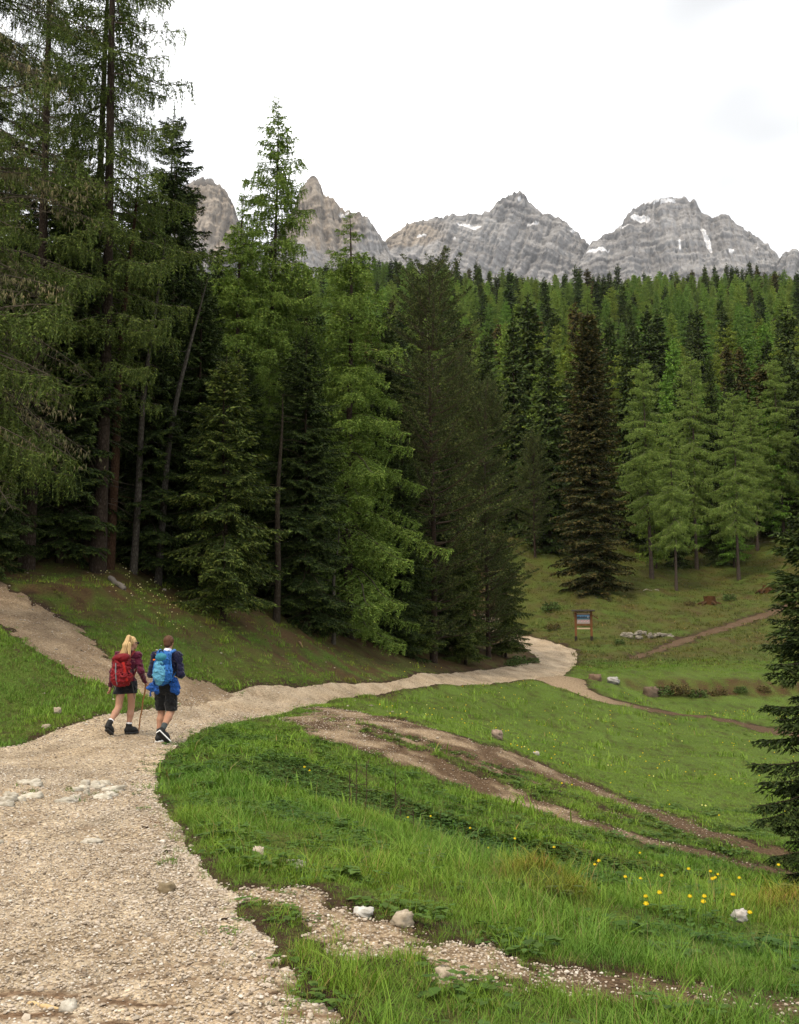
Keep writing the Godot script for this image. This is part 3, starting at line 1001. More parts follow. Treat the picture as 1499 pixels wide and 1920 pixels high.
func stem(at: Vector2, r: float, h: float, lean: Vector2, c: Color, label: String) -> void:
	var o := thing("slender_tree", label, "tree", ground_v(at.x, at.y), 0.0, "bare stems at the wood edge")
	fresh()
	var pts := []
	var rad := []
	for i in 9:
		var t := i / 8.0
		pts.append(Vector3(lean.x * t * t + 0.05 * sin(t * 9.0), h * t - (0.3 if i == 0 else 0.0), lean.y * t))
		rad.append(r * (1.3 if i == 0 else 1.0 - 0.93 * t * t))
	tube(pts, rad, 9, c, 0.08)
	obj("trunk", baked(), M.bark, o)
	fresh()
	for i in 22:
		var y := h * rng.randf_range(0.12, 1.0)
		var az := rng.randf_range(0, TAU)
		var l := rng.randf_range(0.4, 1.5)
		var a := Vector3(lean.x * (y / h) ** 2, y, lean.y * y / h)
		var mid := a + Vector3(cos(az), rng.randf_range(-0.25, 0.1), sin(az)) * l * 0.5
		tube([a, mid, mid + Vector3(cos(az), rng.randf_range(-0.7, -0.1), sin(az)) * l * 0.5], [0.015, 0.009, 0.003], 3, c)
	obj("dead_twigs", baked(), M.bark, o).set_meta("kind", "stuff")

# the young spruce at the right edge, near the viewpoint
func near_spruce() -> void:
	var o := plant("spruce_tree", "spruce_d", 6.2, 14.2, 5.9, "dark spruce cut by the right edge of the picture, near", 0.9)

# a larch standing just outside on the left: its boughs hang into the picture, hung with beard lichen
func lichen_larch() -> void:
	var at := Vector2(-11.2, 23.5)
	var o := thing("larch_tree", "old larch with tan beard lichen hanging from its boughs, left edge", "tree", ground_v(at.x, at.y))
	fresh()
	var h := 24.0
	tube([Vector3(0, -0.4, 0), Vector3(0.1, 6, 0), Vector3(0, 14, 0.1), Vector3(0, h, 0)], [0.36, 0.28, 0.17, 0.02], 10, Color(0.09, 0.07, 0.055), 0.06)
	obj("trunk", baked(), M.bark, o)
	var look := look_of("old_larch")
	var sets := [bough("larch", 2.0, 0.8, look), bough("larch", 3.2, 0.8, look), bough("larch", 3.2, 0.8, look)]
	var st := SurfaceTool.new()
	st.begin(Mesh.PRIMITIVE_TRIANGLES)
	var spots := []
	var y := 4.2
	while y < 22.0:
		for b in 4:
			var az := rng.randf_range(-1.3, 1.6) if b < 3 else rng.randf_range(0, TAU)
			var l := lerpf(4.3, 2.0, (y - 4.0) / 18.0) * rng.randf_range(0.6, 1.1)
			var up := rng.randf_range(-0.6, 0.1)
			var basis := Basis(Vector3.UP, az) * Basis(Vector3(0, 0, 1), up)
			spots.append([Vector3(0, y, 0), basis, l])
			if rng.randf() < 0.6:
				st.append_from(sets[rng.randi() % 3], 0, Transform3D(basis.scaled(Vector3.ONE * l / 3.2), Vector3(0, y, 0)))
		y += rng.randf_range(0.35, 0.7)
	obj("crown", st.commit(), M.larch, o)
	fresh()
	for s in spots:
		var basis: Basis = s[1]
		var l: float = s[2]
		var pts := []
		for i in 5:
			pts.append(s[0] + basis * Vector3(l * i / 4.0, -0.12 * l * i / 4.0 - 0.03 * l * sin(i * 2.0), 0))
		tube(pts, [0.035, 0.028, 0.02, 0.012, 0.004], 4, Color(0.07, 0.058, 0.042))
		# beard lichen: hanging strands along the bough
		var thick := rng.randf_range(0.0, 1.0)
		var n := int(l * 46.0 * thick * thick)
		for j in n:
			var t := rng.randf_range(0.1, 1.0)
			var q: Vector3 = pts[int(t * 3.99)].lerp(pts[int(t * 3.99) + 1], fposmod(t * 3.99, 1.0)) + Vector3(rng.randf_range(-0.3, 0.3), rng.randf_range(-0.25, 0.08), rng.randf_range(-0.3, 0.3)) * t
			var len_ := rng.randf_range(0.05, 0.22) * (0.5 + thick)
			var c := vary(Color(0.22, 0.18, 0.095).lerp(Color(0.11, 0.115, 0.055), rng.randf()), 0.2)
			for w in 3:
				var e := q + Vector3(rng.randf_range(-0.06, 0.06), -len_ * rng.randf_range(0.4, 1.0), rng.randf_range(-0.06, 0.06))
				spindle(q, e, rng.randf_range(0.010, 0.026), c, 0.3)
		for j in int(l * 9.0):
			var t := rng.randf_range(0.2, 1.0)
			var q: Vector3 = pts[int(t * 3.99)].lerp(pts[int(t * 3.99) + 1], fposmod(t * 3.99, 1.0))
			var e: Vector3 = q + Vector3(rng.randf_range(-0.4, 0.4), rng.randf_range(-0.5, 0.12), rng.randf_range(-0.4, 0.4))
			tube([q, q.lerp(e, 0.5) + Vector3(0, 0.04, 0), e], [0.008, 0.005, 0.002], 3, Color(0.085, 0.07, 0.05))
	obj("lichen", baked(), M.lichen, o)

func slope_trees() -> void:
	var rows := [
		["spruce_tree", "mid_spruce", 18.64, 95.0, 28.5, "dark brown-green spruce, broad cone behind the info board", 1.2],
		["larch_tree", "mid_larch", 26.9, 105.0, 23.9, "pale larch with a split foot on the far slope", 1.12],
		["larch_tree", "mid_larch", 34.3, 113.0, 25.4, "tall pale larch behind the curved-stem larch", 1.0],
		["larch_tree", "mid_larch", 27.8, 99.0, 17.5, "shorter larch with a curved stem foot, nearest on slope", 1.05],
		["spruce_tree", "mid_green", 36.9, 114.0, 26.0, "thin brownish spruce between two larches on the slope", 0.6],
		["larch_tree", "mid_larch", 36.3, 105.0, 20.6, "larch with a straight bare lower stem, right slope", 1.1],
		["larch_tree", "mid_larch", 43.1, 118.0, 18.3, "larch close behind the straight bare stem", 1.2],
		["larch_tree", "mid_larch", 47.95, 122.0, 22.8, "pale larch near the right edge on the slope", 1.12],
		["stone_pine", "mid_pine", 15.3, 110.0, 14.4, "small blue-green pine alone left of the brown spruce", 1.0],
		["larch_tree", "far_larch_a", 18.9, 128.0, 22.9, "bright slender larch behind the small pine", 0.8],
		["larch_tree", "far_larch_b", 24.6, 134.0, 25.0, "bright larch left behind the brown spruce", 0.9],
		["spruce_tree", "far_spruce_b", 19.4, 185.0, 30.0, "brown spruce on the hillside, left of three in a row", 0.9],
		["spruce_tree", "far_spruce_b", 27.5, 190.0, 31.0, "brown spruce on the hillside, middle of three", 0.9],
		["spruce_tree", "far_spruce_b", 31.3, 170.0, 34.0, "tall brown spruce rising behind the broad dark cone", 0.8],
		["spruce_tree", "far_spruce_b", 62.6, 175.0, 24.1, "brown spruce on the hillside right of the pale larches", 0.9],
		["spruce_tree", "far_spruce_b", 56.6, 165.0, 25.0, "brown spruce beside its twin, right hillside", 0.9],
		["spruce_tree", "mid_green", 40.5, 120.0, 20.0, "dark spruce in the shade behind the straight bare stem", 0.9],
		["spruce_tree", "mid_green", 31.0, 119.0, 19.0, "dark spruce in the shade between the pale larches", 0.9],
		["spruce_tree", "mid_green", 22.5, 112.0, 18.0, "dark spruce right behind the broad brown cone", 0.9],
		["spruce_tree", "mid_green", 51.0, 128.0, 24.0, "dark spruce at the right end of the slope row", 0.9],
		["spruce_tree", "mid_green", 11.5, 118.0, 20.0, "dark spruce left of the small pine", 0.9],
		["spruce_tree", "mid_green", 8.5, 104.0, 17.0, "dark spruce where the path enters the wood", 0.9]]
	var i := 0
	for q in rows:
		var kind: String = q[0]
		plant(kind, q[1], q[2], q[3], q[4], q[5], i * 2.1, null, "trees on the far slope", q[6])
		i += 1

func far_wood() -> void:
	rng.seed = 303
	var larch_m := []
	for c in [Color(1.0, 1.0, 0.95), Color(0.85, 0.92, 0.9), Color(1.0, 0.95, 0.85), Color(0.9, 1.0, 0.9)]:
		larch_m.append(tinted(M.larch, c))
	var spots := []
	var d := 113.0
	while d < 720.0:
		var step := lerpf(7.0, 8.8, (d - 120.0) / 600.0)
		var half := d * 0.50
		var x := -half
		while x < half:
			var px := x + rng.randf_range(-0.45, 0.45) * step
			var pd := d + rng.randf_range(-0.45, 0.45) * step
			# the near wood hides everything to its left behind
			if px > -0.36 * pd or true:
				var clear := true
				if pd < 128.0 and px < 13.0:
					clear = false
				if clear:
					spots.append(Vector2(px, pd))
			x += step
		d += step
	var kinds := {"far_larch_a": [], "far_larch_b": [], "far_spruce_a": [], "far_spruce_b": []}
	var hidden := 0
	for q: Vector2 in spots:
		var v := n2.get_noise_2d(q.x * 0.02, q.y * 0.02) + rng.randf_range(-0.6, 0.6)
		var kind := "far_larch_a" if rng.randf() < 0.5 else "far_larch_b"
		if v > 0.30 or q.y < 140.0 and v > -0.25:
			kind = "far_spruce_a" if rng.randf() < 0.86 else "far_spruce_b"
		var h := rng.randf_range(13.0, 29.0) * (1.12 if kind.begins_with("far_s") else 1.0)
		kinds[kind].append([q, h])
	var left := 190
	for kind: String in kinds:
		var list: Array = kinds[kind]
		var singles := 0
		var rest := []
		var tints := PackedColorArray()
		var larch := kind.begins_with("far_l")
		var most := 110 if larch else 60
		for it in list:
			var q: Vector2 = it[0]
			var seen := q.x / q.y
			if singles < most and seen > 0.09 and seen < 0.44:
				singles += 1
				plant("larch_tree" if larch else "spruce_tree", kind, q.x, q.y, it[1], "light green larch in the mixed wood on the hillside" if larch else ("brownish spruce in the mixed wood on the hillside" if kind == "far_spruce_b" else "dark green spruce in the mixed wood on the hillside"), rng.randf_range(0, TAU), larch_m[rng.randi() % 4] if larch else null, "trees of the hillside wood", rng.randf_range(0.85, 1.2))
			else:
				var s: float = float(it[1]) / float(protos[kind].height)
				var wide := s * rng.randf_range(0.85, 1.2)
				rest.append(Transform3D(Basis(Vector3.UP, rng.randf_range(0, TAU)).scaled(Vector3(wide, s, wide)), ground_v(q.x, q.y)))
				var b := rng.randf_range(0.8, 1.25)
				tints.append(Color(b * rng.randf_range(0.85, 1.1), b, b * rng.randf_range(0.8, 1.1)))
		scatter("distant_larch_wood" if larch else "distant_spruce_wood", protos[kind].crown, M.larch if larch else M.needles, rest, tints, "mass of light larches on the far hillside" if larch else "mass of dark spruces on the far hillside", "wood")
		print(kind, " ", singles, " ", rest.size())

# ---- grass
func tuft(blades: int, h: float, spread: float, w: float, c: Color, segs: int, bend := 0.5) -> ArrayMesh:
	fresh()
	for b in blades:
		var az := rng.randf_range(0, TAU)
		var root := Vector3(rng.randf_range(-1, 1), 0, rng.randf_range(-1, 1)) * spread
		var out := Vector3(cos(az), 0, sin(az))
		var hh := h * rng.randf_range(0.45, 1.1)
		var be := bend * rng.randf_range(0.3, 1.3)
		var side := Vector3(-sin(az), 0, cos(az)).rotated(Vector3.UP, rng.randf_range(-0.8, 0.8)) * w * 0.5 * rng.randf_range(0.7, 1.2)
		var col := vary(c, 0.22)
		if rng.randf() < 0.07:
			col = Color(0.20, 0.17, 0.07)
		var k := bp.size()
		for i in segs + 1:
			var t := i / float(segs)
			var q := root + Vector3.UP * hh * (t - 0.35 * be * t * t) + out * hh * be * t * t * 0.9
			var wide := 1.0 - 0.75 * t * t
			var n := (Vector3.UP * (0.25 + be * t) + out * -0.8).normalized()
			if i < segs:
				bp.append(q - side * wide); bp.append(q + side * wide)
				bn.append(n); bn.append(n); bc.append(col); bc.append(col)
			else:
				bp.append(q); bn.append(n); bc.append(col)
		for i in segs - 1:
			var a := k + i * 2
			bi.append_array([a, a + 2, a + 1, a + 1, a + 2, a + 3])
		var e := k + (segs - 1) * 2
		bi.append_array([e, e + 2, e + 1])
	return baked()

func rosette(leaves: int, l: float, c: Color) -> ArrayMesh:
	fresh()
	for b in leaves:
		var az := rng.randf_range(0, TAU)
		var out := Vector3(cos(az), 0, sin(az))
		var side := Vector3(-sin(az), 0, cos(az))
		var root := out * l * rng.randf_range(0.0, 0.5)
		var stalk := l * rng.randf_range(0.2, 0.8)
		var at := root + Vector3.UP * stalk + out * stalk * 0.5
		var col := vary(c, 0.25)
		var ll := l * rng.randf_range(0.35, 0.7)
		var n := (Vector3.UP + out * rng.randf_range(-0.5, 0.5)).normalized()
		var k := bp.size()
		for p in [at, at + out * ll * 0.35 + side * ll * 0.36, at + out * ll * 0.75 + side * ll * 0.26 , at + out * ll + Vector3.DOWN * ll * 0.15, at + out * ll * 0.75 - side * ll * 0.26, at + out * ll * 0.35 - side * ll * 0.36]:
			bp.append(p); bn.append(n); bc.append(col)
		bi.append_array([k, k + 2, k + 1, k, k + 3, k + 2, k, k + 4, k + 3, k, k + 5, k + 4])
		spindle(root, at, l * 0.05, col)
	return baked()

func build_grass() -> void:
	rng.seed = 404
	var green := Color(0.126, 0.218, 0.032)
	var sets := []
	# [meshes, x0, x1, d0, d1, step, size0, size1]
	var near := []
	for i in 4:
		near.append(tuft(13, 0.16, 0.05, 0.0055, green, 3, 0.75))
	var long_ := []
	for i in 3:
		long_.append(tuft(11, 0.30, 0.05, 0.006, green, 4, 0.8))
	var dry := []
	for i in 2:
		dry.append(tuft(5, 0.42, 0.06, 0.0045, Color(0.21, 0.22, 0.08), 4, 0.6))
	var mid := []
	for i in 3:
		mid.append(tuft(16, 0.13, 0.10, 0.010, green, 2, 0.7))
	var far := []
	for i in 3:
		far.append(tuft(22, 0.12, 0.26, 0.022, green, 1, 0.6))
	var leafy := []
	for i in 3:
		leafy.append(rosette(11, 0.11, Color(0.052, 0.100, 0.020)))
	var cushion := []
	for i in 3:
		cushion.append(tuft(26, 0.16, 0.34, 0.04, Color(0.080, 0.098, 0.024), 1, 0.7))
	grow("grass", near, -2.4, 6.2, 3.3, 12.5, 0.052, 0.36, 0.85, 0, "short green meadow grass on the near bank")
	grow("verge_grass", near, -7.5, 6.2, 3.3, 14.0, 0.06, 0.3, 0.85, 5, "grass growing along the edges of the gravel")
	grow("meadow_verge_grass", mid, -8.0, 9.0, 14.0, 34.0, 0.12, 0.4, 0.9, 5, "grass along the edges of the path and tracks")
	grow("tall_grass", long_, -2.4, 6.2, 3.3, 12.5, 0.13, 0.40, 0.85, 1, "long green grass blades on the near bank")
	grow("dry_grass", dry, -2.4, 6.2, 3.3, 12.5, 0.36, 0.4, 0.8, 1, "sparse dry grass stems on the near bank")
	grow("leafy_herbs", leafy, -4.5, 8.5, 3.4, 22.0, 0.105, 0.5, 1.3, 2, "low broad-leaved herbs among the grass")
	grow("meadow_grass", mid, -9.5, 11.0, 11.5, 27.0, 0.105, 0.6, 1.3, 0, "short grass of the hollow meadow")
	grow("grass_tussocks", mid, -9.5, 22.0, 11.5, 52.0, 0.62, 1.2, 2.6, 4, "darker rank grass tussocks dotted over the meadow")
	grow("far_meadow_grass", far, -26.0, 30.0, 25.0, 64.0, 0.27, 0.6, 1.3, 0, "short grass of the far meadow and left bank")
	grow("heath", cushion, 2.0, 58.0, 62.0, 128.0, 0.55, 0.6, 1.6, 3, "mossy heath on the slope above the board")

func grow(called: String, meshes: Array, x0: float, x1: float, d0: float, d1: float, step: float, s0: float, s1: float, mode: int, label: String) -> void:
	var places := []
	var tints := []
	for m in meshes:
		places.append([])
		tints.append(PackedColorArray())
	var d := d0
	while d < d1:
		var xa := maxf(x0, -d * 0.47 - 0.5)
		var xb := minf(x1, d * 0.47 + 0.5)
		var x := xa
		while x < xb:
			var px := x + rng.randf_range(-0.5, 0.5) * step
			var pd := d + rng.randf_range(-0.5, 0.5) * step
			x += step
			var bare := maxf(trail_in(px, pd), rut_in(px, pd) - 0.02)
			if mode == 5:
				if bare < -0.45 or bare > 0.10 or rng.randf() < smoothstep(-0.1, 0.10, bare):
					continue
			elif bare > -0.03:
				if bare > 0.30 or rng.randf() > 0.30 - bare:
					continue
			var wl := wood_left(px, pd)
			if wl > 1.0 and rng.randf() < clampf(wl * 0.4, 0.0, 0.97):
				continue
			var lush := n1.get_noise_2d(px * 0.35 + 60.0, pd * 0.35)
			var fine := n2.get_noise_2d(px * 1.7, pd * 1.7 + 15.0)
			if mode == 1 and lush + 0.7 * fine < -0.02 + hollow(px, pd):
				continue
			var hol := hollow(px, pd)
			if mode == 2 and hol < 0.3 and fine - lush < 0.34:
				continue
			if mode == 0 and rng.randf() < hol * 0.85:
				continue
			var br := brownness(px, pd)
			if mode == 0 and rng.randf() < br * 0.9 - fine * 0.5:
				continue
			if mode == 4 and (fine < 0.12 or rng.randf() < 0.35):
				continue
			if mode == 3 and fine < -0.25:
				continue
			var s := rng.randf_range(s0, s1) * (1.0 + 0.45 * lush + 0.25 * fine)
			if mode == 0 and pd > 13.0 and pd < 60.0:
				s *= 0.85 - 0.3 * pasture(px, pd)
			var k := rng.randi() % meshes.size()
			var up := Vector3(rng.randf_range(-0.15, 0.15), 1.0, rng.randf_range(-0.15, 0.15)).normalized()
			var b := Basis(Quaternion(Vector3.UP, up)) * Basis(Vector3.UP, rng.randf_range(0, TAU))
			places[k].append(Transform3D(b.scaled(Vector3(s, s * rng.randf_range(0.8, 1.2), s)), ground_v(px, pd) - Vector3(0, 0.006, 0)))
			var a := n1.get_noise_2d(px * 0.22 + 9.0, pd * 0.22)
			var y := clampf(0.5 + 0.9 * a + 0.5 * fine, 0.0, 1.0)
			var c := Color(0.70, 0.80, 0.85).lerp(Color(1.25, 1.12, 0.95), y)
			c = c.lerp(Color(1.34, 1.18, 1.2), pasture(px, pd) * clampf(0.7 + 0.6 * a, 0.0, 1.0))
			c = c.lerp(Color(1.5, 0.85, 0.8), clampf(br * 0.8 * (0.6 + fine), 0.0, 0.8))
			var mound := exp(-((px - 1.15) ** 2 / 0.10 + (pd - 8.3) ** 2 / 0.3)) + exp(-((px - 3.4) ** 2 / 0.16 + (pd - 8.7) ** 2 / 0.3))
			c = c.lerp(Color(1.6, 0.85, 0.9), clampf(mound * 1.3 * (0.7 + fine), 0.0, 0.85))
			if bare > -0.1:
				places[k][-1] = places[k][-1].scaled_local(Vector3.ONE * 0.6)
			tints[k].append(c)
		d += step
	for k in meshes.size():
		scatter(called, meshes[k], M.grass, places[k], tints[k], label, "grass")
		print(called, " ", places[k].size())

# 1 in the herb-grown hollow between the near bank and the wheel tracks
func hollow(x: float, d: float) -> float:
	var to := 15.6 + (0.9 - x) * 0.42
	var from := 10.6 + (1.0 - x) * 0.9 if x < 1.0 else 10.6 + (x - 1.0) * 0.25
	return smoothstep(0.0, 0.7, d - from) * smoothstep(0.0, 0.9, to - d) * smoothstep(-2.6, -1.4, x)

# ---- loose stones
func pebble(lumps: float) -> ArrayMesh:
	var t := (1.0 + sqrt(5.0)) / 2.0
	var v := [Vector3(-1, t, 0), Vector3(1, t, 0), Vector3(-1, -t, 0), Vector3(1, -t, 0), Vector3(0, -1, t), Vector3(0, 1, t), Vector3(0, -1, -t), Vector3(0, 1, -t), Vector3(t, 0, -1), Vector3(t, 0, 1), Vector3(-t, 0, -1), Vector3(-t, 0, 1)]
	var f := [0, 11, 5, 0, 5, 1, 0, 1, 7, 0, 7, 10, 0, 10, 11, 1, 5, 9, 5, 11, 4, 11, 10, 2, 10, 7, 6, 7, 1, 8, 3, 9, 4, 3, 4, 2, 3, 2, 6, 3, 6, 8, 3, 8, 9, 4, 9, 5, 2, 4, 11, 6, 2, 10, 8, 6, 7, 9, 8, 1]
	for i in 12:
		v[i] = v[i].normalized() * (1.0 + rng.randf_range(-lumps, lumps)) * Vector3(1.0, 0.5, 0.75)
	fresh()
	for i in range(0, f.size(), 3):
		var a: Vector3 = v[f[i]]
		var b: Vector3 = v[f[i + 1]]
		var c: Vector3 = v[f[i + 2]]
		var n := (b - a).cross(c - a).normalized()
		if n.dot(a + b + c) < 0.0:
			n = -n
		for q in [a, c, b]:
			bi.append(bp.size())
			bp.append(q); bn.append((n * 0.85 + q.normalized() * 0.15).normalized()); bc.append(Color.WHITE)
	return baked()

func build_gravel() -> void:
	rng.seed = 505
	var shapes := []
	for i in 5:
		shapes.append(pebble(0.25))
	var places := [[], [], [], [], []]
	var tints := [PackedColorArray(), PackedColorArray(), PackedColorArray(), PackedColorArray(), PackedColorArray()]
	# [x0, x1, d0, d1, step, size]
	for z in [[-5.0, 2.6, 3.3, 8.0, 0.023, 1.0], [-6.5, 0.0, 8.0, 13.0, 0.042, 1.3], [-7.5, 0.0, 13.0, 24.0, 0.09, 1.5], [-15.0, 6.0, 16.0, 30.0, 0.10, 1.5], [-3.0, 20.0, 30.0, 80.0, 0.7, 2.2]]:
		var d: float = z[2]
		while d < z[3]:
			var x: float = maxf(z[0], -d * 0.5)
			while x < minf(z[1], d * 0.46):
				var px: float = x + rng.randf_range(-0.5, 0.5) * z[4]
				var pd: float = d + rng.randf_range(-0.5, 0.5) * z[4]
				x += z[4]
				var tr := trail_in(px, pd)
				var ru := rut_in(px, pd)
				if tr < -0.25 and ru < -0.1:
					continue
				if tr < 0.0 and ru < 0.0 and rng.randf() < 0.75:
					continue
				if z[4] > 0.1 and z[4] < 0.5 and tr > 0.25 and rng.randf() < 0.5:
					continue
				if ru > tr and rng.randf() < 0.35 + (0.5 if px > 1.0 and pd < 8.0 else 0.0):
					continue
				if tr > 0.0 and d < 20.0 and rng.randf() < 0.85 * trodden(px, pd):
					continue
				var rim := exp(-absf(tr) * 3.0)
				var s: float = 0.0064 * exp(rng.randfn(0.0, 0.36)) * z[5] * (1.0 + 0.5 * rim)
				if rng.randf() < 0.006:
					s *= 2.0
				var k := rng.randi() % 5
				var b := Basis(Vector3.UP, rng.randf_range(0, TAU)) * Basis(Vector3(1, 0, 0), rng.randf_range(-0.5, 0.5))
				var y := ground_y(px, pd) + s * 0.12 + 0.02 * clampf(maxf(tr, ru) * 8.0, 0.0, 1.0)
				places[k].append(Transform3D(b.scaled(Vector3.ONE * s), Vector3(px, y, -pd)))
				var w := rng.randf()
				var c := Color(0.31, 0.255, 0.195).lerp(Color(0.44, 0.375, 0.30), rng.randf())
				if w < 0.10:
					c = Color(0.17, 0.135, 0.10)
				elif w < 0.2:
					c = Color(0.50, 0.455, 0.39)
				elif w < 0.32:
					c = Color(0.28, 0.24, 0.19)
				tints[k].append(c)
			d += z[4]
	# stones lying about on the left bank and below the wood
	for i in 900:
		var d := rng.randf_range(19.0, 40.0)
		var x := rng.randf_range(-0.46, 0.0) * d
		if wood_left(x, d) > 2.0 or trail_in(x, d) > -0.2 or n1.get_noise_2d(x * 0.6, d * 0.6 + 44.0) < 0.05:
			continue
		var k := rng.randi() % 5
		var s := 0.022 * exp(rng.randfn(0.0, 0.45))
		places[k].append(Transform3D(Basis(Vector3.UP, rng.randf_range(0, TAU)).scaled(Vector3.ONE * s), ground_v(x, d) + Vector3(0, s * 0.3, 0)))
		tints[k].append(Color(0.40, 0.34, 0.27) * rng.randf_range(0.5, 1.1))
	for k in 5:
		scatter("gravel", shapes[k], M.pebble, places[k], tints[k], "loose limestone gravel of the path", "gravel")
		print("gravel ", places[k].size())

# ---- the limestone peaks, two kilometres and more behind
# every peak: distance, then its skyline as [bearing tangent, height tangent] from left to right, both as one would read them off a map from the viewpoint
const PEAKS := [
	{"label": "brown-grey rocky summit behind the left wood", "dist": 2300.0, "seed": 3, "tilt": 0.10,
		"line": [[-0.3382, 0.3650], [-0.2949, 0.4122], [-0.2620, 0.4480], [-0.2375, 0.4842], [-0.2293, 0.4975], [-0.2191, 0.5030], [-0.2036, 0.5024], [-0.1919, 0.4963], [-0.1843, 0.4872], [-0.1739, 0.4600], [-0.1590, 0.4301], [-0.1416, 0.4122], [-0.1184, 0.3767]],
		"warm": [[-0.2022, 0.4480, 0.0325, 0.0651]],
		"snow": []},
	{"label": "sharp brown-grey rock tower with a long right shoulder", "dist": 2200.0, "seed": 14, "tilt": -0.20,
		"line": [[-0.1746, 0.3650], [-0.1473, 0.4122], [-0.1252, 0.4480], [-0.1130, 0.4721], [-0.1058, 0.4932], [-0.0991, 0.5017], [-0.0916, 0.5036], [-0.0846, 0.4975], [-0.0811, 0.4866], [-0.0730, 0.4829], [-0.0672, 0.4721], [-0.0540, 0.4660], [-0.0443, 0.4630], [-0.0340, 0.4570], [-0.0271, 0.4480], [-0.0168, 0.4330], [-0.0026, 0.4063], [0.0144, 0.3767]],
		"warm": [[-0.0853, 0.4480, 0.0488, 0.0651]],
		"snow": [[-0.0625, 0.4612, 0.0027, 0.0038, 0.00], [-0.0568, 0.4618, 0.0022, 0.0049, 0.60]]},
	{"label": "grey peak with sloping strata and an ochre left flank", "dist": 2800.0, "seed": 27, "tilt": 0.35,
		"line": [[-0.0506, 0.3885], [-0.0281, 0.4122], [-0.0139, 0.4342], [-0.0026, 0.4420], [0.0088, 0.4510], [0.0288, 0.4540], [0.0471, 0.4582], [0.0483, 0.4618], [0.0802, 0.4600], [0.0974, 0.4648], [0.1090, 0.4769], [0.1195, 0.4842], [0.1292, 0.4860], [0.1388, 0.4769], [0.1489, 0.4672], [0.1716, 0.4570], [0.1855, 0.4450], [0.1994, 0.4301], [0.2049, 0.4229], [0.2270, 0.4003], [0.2545, 0.3767]],
		"warm": [[0.0145, 0.4360, 0.0380, 0.0244]],
		"snow": [[0.0744, 0.4438, 0.0130, 0.0049, -1.20], [0.0242, 0.4319, 0.0065, 0.0022, 0.50], [0.1428, 0.4480, 0.0065, 0.0027, 0.90], [0.0583, 0.4241, 0.0038, 0.0022, -1.00], [0.1291, 0.4781, 0.0027, 0.0022, 0.00], [0.1855, 0.4420, 0.0027, 0.0038, 0.70]]},
	{"label": "broad grey peak with snow on its flat top and a snow gully", "dist": 2700.0, "seed": 36, "tilt": -0.10,
		"line": [[0.1641, 0.3767], [0.1903, 0.4063], [0.2051, 0.4301], [0.2224, 0.4384], [0.2387, 0.4510], [0.2460, 0.4648], [0.2577, 0.4733], [0.2722, 0.4787], [0.2923, 0.4805], [0.3067, 0.4817], [0.3151, 0.4769], [0.3260, 0.4642], [0.3343, 0.4570], [0.3401, 0.4600], [0.3514, 0.4564], [0.3680, 0.4450], [0.3818, 0.4360], [0.3928, 0.4289], [0.4034, 0.4152], [0.4197, 0.4003], [0.4465, 0.3738]],
		"warm": [],
		"snow": [[0.2762, 0.4775, 0.0195, 0.0033, -0.30], [0.2589, 0.4558, 0.0098, 0.0054, -1.00], [0.2104, 0.4164, 0.0141, 0.0038, 0.10], [0.3273, 0.4271, 0.0033, 0.0184, -0.25], [0.2426, 0.4456, 0.0076, 0.0022, -0.80], [0.2990, 0.4158, 0.0016, 0.0087, 0.00], [0.3531, 0.4074, 0.0027, 0.0043, 0.50], [0.3810, 0.4211, 0.0016, 0.0043, 0.50]]},
	{"label": "small grey crag at the right edge of the skyline", "dist": 2500.0, "seed": 44, "tilt": 0.20,
		"line": [[0.3843, 0.3738], [0.4001, 0.4063], [0.4093, 0.4181], [0.4163, 0.4229], [0.4235, 0.4193], [0.4384, 0.4301], [0.4615, 0.4360], [0.4945, 0.4181], [0.5370, 0.3767]],
		"warm": [],
		"snow": []},
]


func build_mountains() -> void:
	for p in PEAKS:
		mountain(p)

func skyline(line: Array, t: float) -> float:
	for i in line.size() - 1:
		if t <= line[i + 1][0]:
			var f: float = clampf((t - line[i][0]) / (line[i + 1][0] - line[i][0]), 0.0, 1.0)
			return lerpf(line[i][1], line[i + 1][1], f)
	return line[-1][1]

